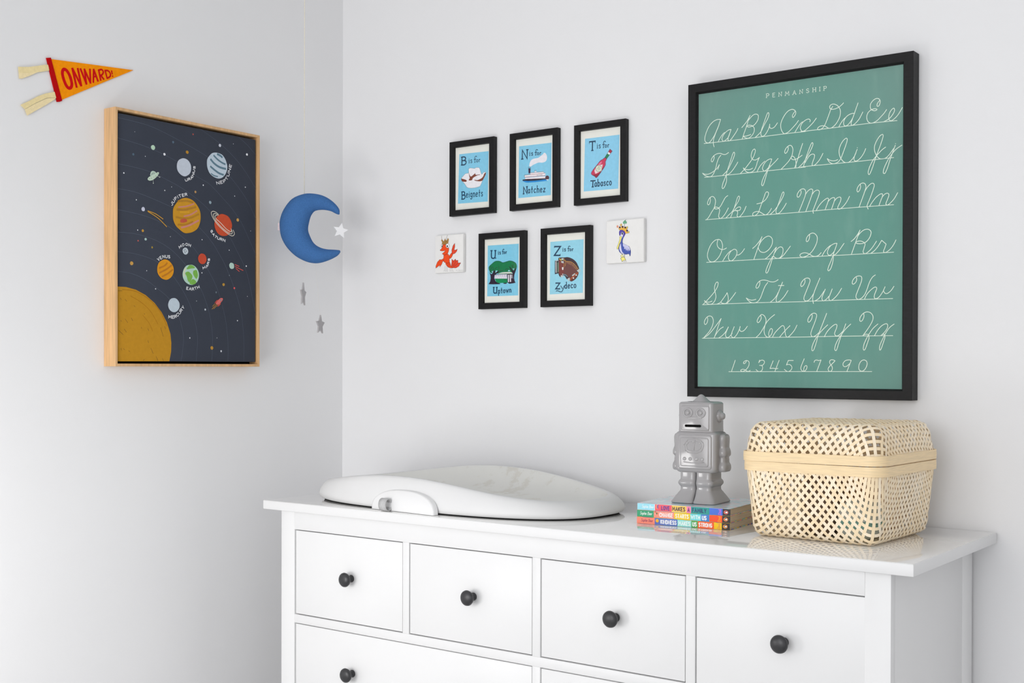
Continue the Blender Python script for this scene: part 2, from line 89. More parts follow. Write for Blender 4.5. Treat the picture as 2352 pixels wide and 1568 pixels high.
 ('star_dot', (232,234,238), [('f',0,2,'580 5610 579 5614 576 5615 572 5615 569 5612 568 5607 571 5604 576 5604 579 5605')]),
 ('star_dot', (186,214,190), [('f',0,2,'1159 5314 1147 5349 1111 5372 1072 5361 1043 5334 1044 5293 1071 5260 1111 5253 1145 5274')]),
 ('star_dot', (232,234,238), [('f',0,2,'1468 5196 1457 5215 1440 5227 1418 5222 1405 5207 1406 5185 1419 5167 1440 5163 1460 5174')]),
 ('star_dot', (88,108,126), [('f',0,2,'1724 5529 1718 5550 1699 5559 1678 5554 1664 5540 1667 5520 1678 5502 1699 5499 1716 5511')]),
 ('star_dot', (190,140,50), [('f',0,2,'2165 5342 2158 5368 2131 5382 2101 5378 2080 5358 2083 5327 2102 5308 2131 5303 2154 5315')]),
 ('star_dot', (190,90,80), [('f',0,2,'2323 5816 2317 5829 2307 5837 2293 5833 2285 5823 2285 5809 2294 5799 2307 5797 2318 5803')]),
 ('star_dot', (206,210,220), [('f',0,2,'3191 5663 3186 5688 3160 5699 3133 5698 3119 5677 3115 5650 3133 5629 3160 5625 3184 5636')]),
 ('star_dot', (232,234,238), [('f',0,2,'3604 5768 3603 5774 3598 5777 3592 5776 3588 5771 3588 5765 3592 5760 3598 5760 3603 5762'),('f',0,2,'4081 5558 4075 5577 4055 5589 4034 5583 4021 5568 4019 5547 4033 5532 4055 5526 4076 5538'),('f',0,2,'4014 4695 4011 4705 4001 4712 3991 4708 3983 4701 3983 4690 3991 4682 4001 4680 4010 4685'),('f',0,2,'2640 4581 2637 4592 2625 4599 2613 4597 2606 4587 2605 4575 2614 4565 2626 4564 2635 4570'),('f',0,2,'3654 4423 3651 4431 3643 4435 3634 4435 3627 4428 3627 4418 3635 4411 3643 4410 3651 4414')]),
 ('star_dot', (186,146,96), [('f',0,2,'2407 4383 2401 4402 2382 4414 2362 4410 2349 4393 2349 4372 2363 4356 2383 4352 2401 4365')]),
 ('star_dot', (150,170,180), [('f',0,2,'2882 4170 2870 4195 2848 4209 2822 4204 2803 4183 2807 4158 2823 4138 2849 4129 2870 4145')]),
 ('star_dot', (206,160,84), [('f',0,2,'3783 3814 3774 3842 3750 3855 3722 3850 3704 3829 3701 3800 3722 3779 3749 3772 3776 3788')]),
 ('star_dot', (232,234,238), [('f',0,2,'1657 4421 1655 4426 1650 4430 1644 4429 1640 4424 1640 4418 1644 4414 1650 4412 1655 4416'),('f',0,2,'1459 4310 1454 4320 1445 4325 1435 4324 1428 4315 1429 4305 1436 4297 1445 4297 1455 4301'),('f',0,2,'286 4587 283 4598 271 4606 260 4604 251 4593 250 4580 259 4572 272 4569 283 4576')]),
 ('star_dot', (84,106,122), [('f',0,2,'563 5067 554 5085 539 5097 520 5091 508 5077 505 5057 519 5042 538 5039 554 5048')]),
 ('star_dot', (232,234,238), [('f',0,2,'885 5065 883 5071 876 5076 869 5074 865 5069 864 5062 869 5056 876 5055 882 5058'),('f',0,2,'633 3989 630 3998 622 4003 612 4002 606 3994 606 3984 612 3977 622 3976 630 3980')]),
 ('star_dot', (206,208,226), [('f',0,2,'863 3787 853 3820 824 3840 791 3831 769 3805 767 3770 791 3743 825 3739 855 3753')]),
 ('star_dot', (232,234,238), [('f',0,2,'671 3269 667 3279 659 3284 649 3281 644 3274 644 3264 649 3256 659 3254 667 3260')]),
 ('star_dot', (196,148,62), [('f',0,2,'838 3268 828 3290 809 3300 787 3297 775 3279 773 3257 788 3239 810 3236 829 3248')]),
 ('star_dot', (232,234,238), [('f',0,2,'4188 3567 4185 3574 4181 3576 4174 3575 4170 3571 4171 3564 4174 3559 4180 3558 4186 3562')]),
 ('star_dot', (200,100,90), [('f',0,2,'689 3015 684 3027 673 3034 660 3030 651 3021 652 3008 660 2999 673 2997 684 3002')]),
 ('star_dot', (178,206,200), [('f',0,2,'918 3069 911 3090 891 3099 871 3098 854 3080 854 3058 870 3042 891 3040 910 3049')]),
 ('star_dot', (160,136,66), [('f',0,2,'1100 2887 1093 2903 1078 2914 1061 2911 1051 2895 1051 2879 1060 2864 1078 2863 1093 2870')]),
 ('star_dot', (202,156,80), [('f',0,2,'535 2463 523 2491 494 2506 463 2503 445 2478 440 2448 462 2420 495 2418 522 2432')]),
 ('star_dot', (232,234,238), [('f',0,2,'925 2312 923 2319 916 2323 909 2322 905 2316 904 2308 909 2303 916 2301 922 2305'),('f',0,2,'1188 1888 1184 1898 1175 1902 1165 1901 1159 1893 1159 1883 1165 1874 1175 1872 1184 1879'),('f',0,2,'1620 3194 1618 3200 1612 3203 1606 3202 1602 3197 1602 3191 1606 3187 1612 3186 1617 3189'),('f',0,2,'2598 3203 2595 3212 2587 3216 2577 3214 2572 3208 2571 3198 2578 3191 2587 3190 2594 3194'),('f',0,2,'3472 3006 3468 3015 3460 3019 3451 3017 3446 3011 3446 3001 3452 2995 3460 2993 3469 2998'),('f',0,2,'4049 2634 4044 2649 4032 2653 4018 2651 4009 2641 4010 2627 4018 2617 4033 2614 4046 2621'),('f',0,2,'2595 2366 2592 2376 2582 2380 2572 2380 2565 2371 2566 2361 2572 2353 2582 2350 2593 2356')]),
 ('star_dot', (120,130,140), [('f',0,2,'3482 2355 3478 2366 3468 2370 3457 2369 3448 2360 3450 2349 3457 2341 3467 2339 3478 2345')]),
 ('star_dot', (186,144,60), [('f',0,2,'3316 2108 3307 2133 3283 2146 3256 2140 3237 2121 3240 2096 3255 2074 3282 2071 3305 2085')]),
 ('star_dot', (214,92,96), [('f',0,2,'3658 2036 3651 2054 3635 2061 3617 2061 3603 2046 3602 2026 3615 2011 3634 2009 3650 2018')]),
 ('star_dot', (104,116,126), [('f',0,2,'3060 1897 3053 1912 3038 1922 3021 1917 3011 1906 3010 1889 3022 1874 3038 1872 3052 1880')]),
 ('star_dot', (232,234,238), [('f',0,2,'4076 1842 4073 1848 4068 1851 4061 1850 4058 1845 4058 1839 4062 1834 4068 1832 4073 1836'),('f',0,2,'2420 1647 2417 1653 2412 1655 2406 1655 2402 1650 2402 1644 2406 1640 2412 1638 2417 1641')]),
 ('star_dot', (200,208,214), [('f',0,2,'2710 1443 2704 1459 2689 1467 2671 1464 2662 1451 2662 1435 2671 1421 2689 1417 2704 1426')]),
 ('star_dot', (232,234,238), [('f',0,2,'3751 1195 3748 1206 3738 1211 3726 1209 3718 1201 3720 1189 3727 1182 3738 1180 3747 1185'),('f',0,2,'2218 715 2215 727 2205 734 2192 730 2186 721 2185 710 2193 699 2205 697 2216 703'),('f',0,2,'3070 733 3067 739 3062 742 3056 741 3052 736 3052 730 3056 725 3062 725 3067 727')]),
 ('star_dot', (186,140,56), [('f',0,2,'2944 474 2930 502 2906 518 2874 515 2852 488 2858 460 2876 436 2905 429 2930 446')]),
 ('star_dot', (204,208,214), [('f',0,2,'3221 396 3215 411 3200 420 3184 418 3171 405 3174 388 3183 373 3201 370 3216 380')]),
 ('planet', (198,206,218), [('f',0,2,'2239 4955 2229 5032 2193 5097 2132 5149 2060 5173 1983 5172 1912 5144 1851 5100 1813 5030 1802 4955 1811 4880 1849 4815 1912 4764 1983 4735 2060 4734 2132 4768 2190 4813 2228 4880')]),
 ('planet', (194,208,220), [('f',0,2,'3392 5137 3364 5251 3311 5349 3227 5428 3117 5458 3002 5458 2896 5426 2809 5347 2744 5252 2733 5137 2753 5026 2810 4921 2898 4855 3003 4818 3117 4810 3227 4850 3315 4930 3367 5022')]),
 ('planet_stripe', (98,128,144), [('s',5.4,1,'3070 5428 3162 5401 3222 5368'),('s',4.6,1,'2952 5377 3070 5295 3202 5235 3319 5203'),('s',5.4,1,'2854 5265 2965 5177 3136 5106 3335 5085'),('s',5,1,'2848 5083 2992 5004 3123 4948 3262 4924'),('s',3.2,1,'2868 4905 2966 4865 3077 4857')]),
 ('planet', (204,148,42), [('f',0,2,'2537 3759 2518 3906 2444 4032 2326 4141 2185 4193 2037 4194 1893 4136 1783 4032 1699 3905 1683 3759 1697 3613 1773 3479 1895 3389 2036 3323 2186 3338 2325 3389 2441 3475 2512 3612')]),
 ('planet_stripe', (176,126,44), [('s',5,1,'1841 4089 2095 4127 2288 4107')]),
 ('planet_stripe', (178,126,48), [('s',5.5,1,'1804 3879 2032 3903 2224 3954 2379 4002')]),
 ('planet_stripe', (180,128,42), [('s',5,1,'1779 3691 2032 3685 2250 3728 2470 3834')]),
 ('planet_stripe', (180,124,40), [('s',4.5,1,'1842 3512 2070 3534 2289 3627')]),
 ('planet_stripe', (204,136,120), [('s',3.6,1,'1854 3946 2095 3993 2327 4080')]),
 ('planet_stripe', (206,136,118), [('s',4,1,'2019 3736 2224 3798 2418 3912')]),
 ('planet_stripe', (206,134,124), [('s',4.6,1,'1943 3449 2173 3523 2470 3676')]),
 ('planet_stripe', (216,160,44), [('s',4,1,'1905 3828 2172 3855')]),
 ('planet_spot', (192,88,68), [('f',0,2,'1911 3632 2006 3678 2102 3661 2096 3604 1930 3567')]),
 ('planet', (202,82,52), [('f',0,2,'3546 3633 3529 3729 3474 3819 3400 3881 3307 3907 3209 3915 3115 3879 3041 3816 2992 3730 2971 3633 2991 3535 3038 3454 3114 3385 3209 3357 3307 3359 3402 3389 3478 3454 3519 3535')]),
 ('planet_ring', (226,220,204), [('s',1.6,1,'3106 3888 3012 3942 2918 3953 2872 3906 2919 3794 3053 3648 3255 3507 3474 3398 3571 3385 3626 3444 3584 3537'),('s',1.6,1,'3099 3866 2999 3903 2939 3871 2985 3758 3133 3624 3324 3503 3502 3433 3557 3470 3515 3563'),('s',1.6,1,'3052 3861 2999 3845 3026 3773 3174 3681 3351 3548 3501 3486 3529 3521')]),
 ('moon', (196,206,214), [('f',0,2,'2150 2875 2144 2904 2129 2929 2106 2949 2078 2960 2048 2959 2020 2949 1998 2930 1981 2905 1976 2875 1983 2845 1998 2821 2020 2800 2048 2790 2078 2789 2106 2801 2129 2819 2145 2846')]),
 ('moon_crater', (56,60,72), [('f',0,2,'2033 2886 2029 2894 2020 2897 2012 2891 2012 2881 2020 2875 2029 2877'),('f',0,2,'2067 2912 2063 2920 2054 2923 2046 2917 2046 2907 2054 2901 2063 2903'),('f',0,2,'2101 2873 2097 2882 2088 2884 2080 2878 2080 2868 2088 2862 2097 2864'),('f',0,2,'2067 2833 2063 2842 2054 2844 2046 2838 2046 2828 2054 2822 2063 2825'),('f',0,2,'2050 2857 2046 2865 2037 2867 2029 2861 2029 2852 2037 2846 2046 2848')]),
 ('planet', (202,80,56), [('f',0,2,'2722 2719 2711 2764 2690 2805 2656 2836 2611 2850 2565 2853 2522 2834 2488 2805 2465 2766 2455 2719 2465 2674 2486 2633 2521 2605 2564 2587 2611 2590 2654 2602 2688 2634 2714 2674')]),
 ('planet', (222,150,34), [('f',0,2,'1708 2372 1693 2457 1645 2528 1582 2584 1501 2619 1416 2618 1333 2582 1267 2530 1230 2456 1217 2372 1228 2287 1268 2217 1336 2160 1417 2132 1501 2128 1581 2162 1645 2214 1691 2289')]),
 ('planet_stripe', (192,122,38), [('s',4.2,1,'1282 2401 1429 2466 1511 2539'),('s',4.2,1,'1282 2280 1495 2388 1644 2494'),('s',4.2,1,'1364 2196 1528 2281 1678 2387')]),
 ('planet', (182,214,200), [('f',0,2,'2484 2295 2469 2382 2421 2459 2355 2514 2274 2545 2186 2539 2102 2517 2036 2458 1994 2383 1975 2295 1989 2207 2037 2129 2103 2079 2185 2047 2274 2045 2354 2076 2426 2132 2467 2207')]),
 ('planet_stripe', (222,214,180), [('s',3,1,'2069 2454 2023 2354 2028 2244')]),
 ('planet_land', (124,180,82), [('f',0,2,'2099 2442 2185 2531 2288 2531 2357 2473 2236 2451 2133 2427'),('f',0,2,'2055 2328 2151 2369 2245 2312 2279 2245 2206 2118 2142 2133 2099 2248'),('f',0,2,'2314 2400 2409 2420 2449 2297 2406 2204 2336 2255 2298 2330'),('f',0,2,'2185 2087 2288 2190 2392 2140 2375 2083 2271 2050')]),
 ('planet', (190,204,214), [('f',0,2,'1887 1515 1878 1575 1845 1625 1801 1666 1743 1689 1683 1686 1625 1667 1579 1626 1553 1575 1538 1515 1550 1455 1581 1402 1626 1365 1684 1343 1743 1342 1799 1365 1845 1403 1878 1456')]),
 ('comet', (184,212,200), [('f',0,2,'3616 2605 3599 2659 3551 2683 3496 2681 3456 2634 3461 2579 3497 2535 3553 2528 3604 2552')]),
 ('comet_tail', (206,92,84), [('s',2,0,'3641 2647 3783 2611'),('s',2,0,'3650 2597 3918 2510'),('s',2,0,'3679 2546 3789 2479')]),
 ('comet_tail', (202,152,60), [('s',2,1,'940 3759 1165 3709 1387 3605'),('s',2,1,'945 3744 1240 3612 1495 3426')]),
 ('saucer', (200,220,200), [('f',0,2,'934 4521 969 4577 1039 4617 1164 4692 1240 4733 1265 4705 1202 4617 1089 4525 989 4494')]),
 ('saucer', (190,212,196), [('f',0,2,'1014 4614 1026 4699 1076 4739 1151 4732 1169 4692')]),
 ('saucer_mark', (52,60,66), [('s',0.7,0,'1039 4634 1059 4678'),('s',0.7,0,'1069 4646 1084 4698'),('s',0.7,0,'1099 4658 1109 4705'),('s',0.7,0,'1129 4677 1124 4711')]),
 ('saucer_leg', (206,216,206), [('s',0.6,0,'1089 4525 1099 4449'),('s',0.6,0,'1209 4635 1285 4617'),('f',0,2,'1111 4445 1107 4455 1096 4457 1088 4451 1087 4440 1096 4433 1107 4435'),('f',0,2,'1298 4617 1293 4627 1282 4629 1274 4622 1274 4611 1282 4604 1293 4607')]),
 ('saucer_mark', (52,60,66), [('f',0,2,'990 4539 986 4546 977 4546 973 4539 977 4532 986 4532'),('f',0,2,'1052 4555 1048 4563 1040 4562 1035 4555 1040 4548 1048 4548'),('f',0,2,'1127 4596 1123 4603 1115 4603 1110 4596 1115 4589 1123 4589'),('f',0,2,'1177 4625 1173 4633 1165 4633 1161 4625 1165 4618 1173 4618'),('f',0,2,'1228 4688 1224 4695 1215 4695 1211 4688 1215 4681 1224 4681')]),
 ('rocket_fin', (198,82,70), [('f',0,3,'2973 1621 3053 1703 3102 1705 3017 1630'),('f',0,3,'3053 1532 3170 1658 3174 1601 3116 1548')]),
 ('rocket', (218,112,108), [('f',0,2,'3188 1759 3242 1750 3228 1689 3152 1626 3080 1580 3014 1609 3080 1683 3134 1735')]),
 ('rocket_porthole', (56,60,80), [('f',0,2,'3204 1704 3200 1719 3187 1729 3171 1728 3158 1719 3153 1704 3159 1689 3171 1680 3187 1680 3200 1689')]),
 ('rocket_porthole', (226,214,220), [('f',0,2,'3192 1704 3188 1713 3179 1717 3170 1713 3166 1704 3170 1695 3179 1692 3188 1695')]),
 ('rocket_flame', (192,142,62), [('s',1.2,0,'2991 1605 2910 1531'),('s',1.2,0,'3035 1593 2893 1462'),('s',1.2,0,'3066 1574 2948 1472')]),
 ('lettering', (232,234,238), [('s',1.6,1,'2046 4661 2059 4624 2071 4616 2095 4620 2117 4632 2121 4646 2108 4683'),('s',1.6,0,'2158 4642 2136 4693'),('s',1.6,1,'2136 4693 2168 4707 2191 4708 2196 4697 2179 4681 2147 4667'),('s',1.6,0,'2173 4679 2214 4666'),('s',1.6,0,'2244 4682 2231 4747 2296 4732'),('s',1.6,0,'2241 4707 2271 4736'),('s',1.6,0,'2308 4764 2255 4781 2328 4827 2275 4844'),('s',1.6,1,'2281 4870 2319 4862 2333 4868 2342 4891 2343 4916 2333 4927 2294 4935'),('s',1.6,1,'2319 5019 2310 5009 2305 4992 2306 4972 2314 4966 2326 4977 2338 5004 2350 5016 2360 5006 2360 4984 2354 4967 2345 4958'),('s',1.6,0,'3048 4649 3029 4714 3128 4672 3109 4738'),('s',1.6,0,'3213 4770 3147 4747 3169 4683 3235 4706'),('s',1.6,0,'3157 4716 3213 4736'),('s',1.6,0,'3274 4722 3240 4780'),('s',1.6,1,'3240 4780 3279 4803 3308 4809 3316 4795 3297 4772 3258 4749'),('s',1.6,0,'3313 4825 3357 4896'),('s',1.6,0,'3335 4861 3393 4825'),('s',1.6,1,'3367 4924 3412 4907 3429 4912 3446 4939 3451 4969 3441 4985 3397 5002'),('s',1.6,0,'3473 5018 3408 5037 3497 5098 3432 5118'),('s',1.6,0,'3464 5226 3443 5159 3508 5139 3529 5205'),('s',1.6,0,'3474 5149 3492 5205'),('s',1.6,1,'1628 4036 1665 4010 1673 3996 1667 3979 1653 3969 1641 3969'),('s',1.6,1,'1648 4066 1684 4039 1700 4038 1719 4055 1730 4077 1724 4093 1688 4120'),('s',1.6,0,'1762 4107 1718 4154'),('s',1.6,1,'1718 4154 1745 4179 1767 4188 1778 4176 1768 4154 1742 4129'),('s',1.6,0,'1839 4167 1810 4223'),('s',1.6,0,'1849 4243 1912 4267'),('s',1.6,0,'1881 4255 1904 4195'),('s',1.6,0,'2002 4295 1949 4279 1968 4217 2022 4234'),('s',1.6,0,'1958 4249 2003 4263'),('s',1.6,0,'2054 4244 2036 4305'),('s',1.6,1,'2036 4305 2070 4315 2094 4313 2098 4300 2079 4285 2045 4274'),('s',1.6,0,'2073 4283 2114 4262'),('s',1.6,1,'2913 3431 2912 3444 2903 3459 2887 3471 2877 3469 2877 3453 2888 3426 2888 3408 2874 3407 2857 3421 2849 3437 2849 3450'),('s',1.6,0,'2895 3371 2964 3385 2944 3318'),('s',1.6,0,'2921 3374 2949 3344'),('s',1.6,0,'2999 3351 3056 3319'),('s',1.6,0,'3027 3335 2998 3282'),('s',1.6,1,'3074 3318 3064 3277 3069 3262 3091 3252 3115 3251 3127 3261 3137 3302'),('s',1.6,0,'3154 3238 3165 3297'),('s',1.6,1,'3165 3297 3199 3291 3219 3278 3217 3265 3194 3261 3160 3267'),('s',1.6,0,'3188 3262 3214 3227'),('s',1.6,0,'3246 3222 3257 3281 3310 3211 3321 3270'),('s',1.6,0,'1882 2922 1855 2974 1905 2959 1910 3011 1948 2967'),('s',1.6,2,'1978 3049 1960 3032 1960 3009 1978 2994 2002 2997 2019 3014 2019 3037 2002 3052'),('s',1.6,2,'2097 3071 2074 3064 2063 3043 2072 3022 2095 3013 2118 3020 2129 3040 2120 3062'),('s',1.6,0,'2156 3006 2166 3063 2215 2996 2225 3053'),('s',1.6,0,'1209 2624 1269 2585 1256 2655'),('s',1.6,0,'1323 2695 1284 2673 1316 2615 1355 2637'),('s',1.6,0,'1299 2645 1332 2663'),('s',1.6,0,'1380 2649 1365 2714 1433 2662 1418 2726'),('s',1.6,1,'1459 2729 1460 2682 1467 2668 1487 2663 1507 2669 1514 2684 1513 2730'),('s',1.6,1,'1588 2717 1579 2725 1565 2728 1548 2722 1544 2712 1555 2701 1579 2692 1590 2680 1584 2667 1565 2662 1551 2666 1542 2675'),('s',1.6,0,'2609 2459 2596 2510 2644 2490 2666 2537 2691 2491'),('s',1.6,0,'2723 2504 2714 2567 2776 2554'),('s',1.6,0,'2722 2528 2752 2557'),('s',1.6,0,'2787 2587 2737 2601'),('s',1.6,1,'2737 2601 2747 2635 2760 2655 2771 2651 2772 2628 2763 2594'),('s',1.6,0,'2770 2622 2804 2646'),('s',1.6,1,'2781 2742 2773 2733 2767 2716 2767 2695 2775 2689 2786 2700 2798 2727 2810 2739 2819 2729 2818 2707 2812 2690 2803 2681'),('s',1.6,0,'2150 1978 2100 1985 2091 1921 2142 1915'),('s',1.6,0,'2096 1954 2138 1949'),('s',1.6,0,'2172 1910 2209 1972 2238 1906'),('s',1.6,0,'2187 1932 2226 1930'),('s',1.6,0,'2269 1906 2258 1969'),('s',1.6,1,'2258 1969 2290 1974 2312 1969 2314 1955 2296 1943 2264 1937'),('s',1.6,0,'2290 1942 2325 1915'),('s',1.6,0,'2333 1985 2390 2005'),('s',1.6,0,'2361 1995 2383 1935'),('s',1.6,0,'2439 1956 2416 2016'),('s',1.6,0,'2496 1979 2472 2038'),('s',1.6,0,'2428 1986 2484 2009'),('s',1.6,0,'1549 1185 1556 1254 1589 1205 1624 1253 1629 1183'),('s',1.6,0,'1703 1257 1653 1253 1659 1183 1709 1187'),('s',1.6,0,'1656 1219 1698 1223'),('s',1.6,0,'1739 1191 1713 1256'),('s',1.6,1,'1713 1256 1742 1268 1765 1266 1771 1252 1756 1236 1726 1223'),('s',1.6,0,'1750 1233 1791 1212'),('s',1.6,1,'1822 1311 1807 1310 1793 1301 1785 1280 1793 1255 1817 1244 1839 1249 1849 1261 1852 1276'),('s',1.6,1,'1830 1337 1867 1304 1884 1300 1902 1313 1913 1333 1907 1349 1870 1382'),('s',1.6,0,'1942 1358 1888 1403'),('s',1.6,1,'1888 1403 1909 1427 1929 1436 1941 1426 1936 1405 1916 1380'),('s',1.6,0,'1932 1400 1978 1401'),('s',1.6,0,'1943 1469 1989 1470 1981 1515'),('s',1.6,0,'1989 1470 2016 1447')]),
],
'B': [
 ('blue_card', (133,203,232), [('f',0,3,'291 1651 1285 1632 1259 313 247 331')]),
 ('pastry', (240,237,242), [('f',0,2,'376 948 364 995 436 1063 507 1112 614 1124 609 1213 649 1246 743 1237 814 1221 861 1239 954 1230 990 1195 1025 1100 1060 1042 1106 1084 1164 1096 1195 1075 1176 1013 1118 927 1072 858 1014 753 956 725 839 710 698 711 567 740 484 836 412 907')]),
 ('pastry_outline', (75,55,60), [('s',0.5,2,'376 948 364 995 436 1063 507 1112 614 1124 609 1213 649 1246 743 1237 814 1221 861 1239 954 1230 990 1195 1025 1100 1060 1042 1106 1084 1164 1096 1195 1075 1176 1013 1118 927 1072 858 1014 753 956 725 839 710 698 711 567 740 484 836 412 907')]),
 ('pastry_shading', (128,64,48), [('f',0,2,'614 1139 649 1062 697 1020 791 1067 838 1090 850 1052 908 1047 990 1049 990 1034 920 1031 838 1007 756 969 732 925 673 916 614 932 650 979 630 1054'),('f',0,2,'1195 1075 1176 1013 1118 927 1072 876 967 867 815 903 826 920 920 905 1049 943 1107 992 1141 1053'),('f',0,2,'364 995 400 983 460 968 543 933 531 897 436 905 377 929')]),
 ('lettering', (28,62,92), [('s',3.25,0,'382 1355 385 1564'),('s',2.6,0,'353 1355 412 1354'),('s',2.6,0,'355 1564 414 1564'),('s',3.25,1,'385 1564 459 1563 503 1538 502 1496 458 1469 384 1468'),('s',3.25,1,'384 1468 468 1465 522 1437 516 1383 466 1354 382 1355'),('s',1.65,0,'627 1459 627 1382'),('s',1.32,0,'616 1459 637 1459'),('s',1.32,0,'616 1382 637 1382'),('s',1.65,0,'626 1495 626 1486'),('s',1.65,1,'727 1451 709 1465 685 1457 686 1436 718 1418 727 1397 706 1382 677 1394'),('s',1.65,1,'889 1519 866 1542 834 1530 824 1501 825 1383'),('s',1.32,0,'808 1383 841 1383'),('s',1.65,0,'792 1462 866 1462'),('s',1.65,2,'903 1449 884 1439 877 1416 884 1392 903 1383 921 1392 928 1416 921 1439'),('s',1.65,0,'967 1447 967 1383'),('s',1.32,0,'959 1447 975 1447'),('s',1.32,0,'959 1383 975 1383'),('s',1.65,1,'967 1423 977 1442 991 1448 1002 1440'),('s',3,0,'390 442 389 635'),('s',2.4,0,'368 442 412 442'),('s',2.4,0,'367 635 411 635'),('s',3,1,'389 635 444 635 477 612 477 574 444 549 389 546'),('s',3,1,'389 546 451 545 492 520 488 470 452 443 390 442'),('s',2.07,1,'536 533 585 539 580 569 560 580 539 562 533 525 540 488 561 477 584 495'),('s',2.07,0,'632 572 630 476'),('s',1.66,0,'623 572 641 572'),('s',1.66,0,'621 476 639 476'),('s',2.07,0,'632 616 632 605'),('s',2.07,2,'701 578 683 560 675 531 682 497 700 482 720 497 729 530 721 563'),('s',2.07,1,'729 574 727 456 717 426 694 423 673 442'),('s',1.66,0,'720 574 738 574'),('s',2.07,0,'774 573 773 474'),('s',1.66,0,'765 574 783 573'),('s',1.66,0,'764 474 782 473'),('s',2.07,1,'774 540 791 573 811 573 824 543 823 473'),('s',1.66,0,'814 473 832 473'),('s',2.07,1,'867 528 916 534 911 564 891 575 870 557 865 520 872 483 892 472 915 490'),('s',2.07,0,'979 637 977 471'),('s',1.66,0,'970 637 988 637'),('s',1.66,0,'968 471 986 470'),('s',2.07,0,'958 574 1004 574'),('s',2.07,1,'1086 554 1071 573 1050 562 1050 536 1078 513 1085 487 1067 469 1041 484')]),
],
'N': [
 ('blue_card', (133,203,232), [('f',0,3,'259 1651 1279 1637 1260 315 239 318')]),
 ('smoke', (236,232,238), [('f',0,2,'588 1101 594 1180 647 1260 738 1288 856 1293 921 1323 999 1363 1057 1405 1115 1362 1141 1275 1109 1193 1012 1161 882 1173 791 1156 699 1127 634 1096')]),
 ('boat_funnel', (60,50,78), [('f',0,3,'555 1056 625 1055 621 930 562 925'),('s',0.7,0,'548 1086 631 1083'),('s',0.7,0,'558 1079 575 1054'),('s',0.7,0,'621 1076 605 1053')]),
 ('boat_deck', (240,237,242), [('f',0,3,'752 968 811 966 811 925 753 926')]),
 ('boat_funnel', (60,50,78), [('s',0.6,0,'742 987 811 986'),('s',0.6,0,'752 984 766 964'),('s',0.6,0,'805 981 798 964')]),
 ('boat_deck', (240,237,242), [('f',0,3,'619 938 1039 927 1039 888 619 895'),('f',0,3,'434 891 1091 883 1091 831 439 840'),('f',0,3,'457 825 1085 810 1088 755 463 787')]),
 ('boat_trim', (180,72,72), [('s',0.9,0,'615 892 1091 885'),('s',0.9,0,'434 839 1094 827'),('s',0.9,0,'457 785 1088 752')]),
 ('boat_trim', (206,150,150), [('s',0.35,0,'621 931 621 899'),('s',0.35,0,'660 930 660 898'),('s',0.35,0,'698 929 698 898'),('s',0.35,0,'736 929 736 897'),('s',0.35,0,'774 928 774 896'),('s',0.35,0,'812 927 812 895'),('s',0.35,0,'850 926 850 894'),('s',0.35,0,'888 925 888 893'),('s',0.35,0,'926 924 926 892'),('s',0.35,0,'964 923 964 891'),('s',0.35,0,'1001 922 1002 890'),('s',0.35,0,'1039 921 1039 889'),('s',0.35,0,'439 881 439 840'),('s',0.35,0,'481 880 481 840'),('s',0.35,0,'522 880 522 839'),('s',0.35,0,'564 879 564 839'),('s',0.35,0,'605 879 605 838'),('s',0.35,0,'647 878 647 838'),('s',0.35,0,'688 878 688 837'),('s',0.35,0,'729 877 729 837'),('s',0.35,0,'770 877 771 837'),('s',0.35,0,'812 876 812 836'),('s',0.35,0,'463 818 463 781'),('s',0.35,0,'505 817 505 780'),('s',0.35,0,'547 816 547 779'),('s',0.35,0,'589 815 589 779'),('s',0.35,0,'630 814 631 778'),('s',0.35,0,'672 813 672 777'),('s',0.35,0,'714 812 714 776'),('s',0.35,0,'755 811 755 775'),('s',0.35,0,'797 810 797 774'),('s',0.35,0,'838 809 838 773'),('s',0.35,0,'879 808 879 772'),('s',0.35,0,'920 807 921 771'),('s',0.35,0,'962 807 962 770'),('s',0.35,0,'1003 806 1003 770'),('s',0.35,0,'1044 805 1044 769'),('s',0.35,0,'1085 804 1085 768')]),
 ('boat_outline', (50,48,66), [('s',0.8,0,'430 895 615 901'),('s',0.8,0,'619 938 1039 928'),('s',0.8,0,'434 891 439 842'),('s',0.4,0,'825 848 825 864 843 848 843 864'),('s',0.4,0,'851 848 862 864 872 848'),('s',0.4,0,'856 853 867 853'),('s',0.4,0,'880 864 898 864'),('s',0.4,0,'889 864 889 848'),('s',0.4,1,'924 861 921 863 916 864 910 861 906 856 910 850 916 848 921 848 924 850'),('s',0.4,0,'933 848 933 864'),('s',0.4,0,'952 847 952 863'),('s',0.4,0,'933 856 952 855'),('s',0.4,0,'975 863 960 863 960 847 975 847'),('s',0.4,0,'960 856 973 856'),('s',0.4,0,'984 863 1000 863 983 847 1000 847')]),
 ('boat_hull', (40,44,60), [('f',0,2,'377 778 463 785 753 769 1091 751 1104 713 884 715 622 724 410 743')]),
 ('boat_hull', (28,138,212), [('f',0,2,'390 754 622 728 884 722 1098 724 1143 689 949 685 688 687 503 698 424 724')]),
 ('boat_wheel', (84,48,60), [('f',0,2,'1209 757 1203 732 1187 714 1163 705 1136 708 1113 721 1096 742 1090 767 1096 792 1112 810 1136 819 1163 816 1186 803 1203 782')]),
 ('boat_wheel', (240,237,242), [('f',0,3,'1102 721 1190 724 1163 692')]),
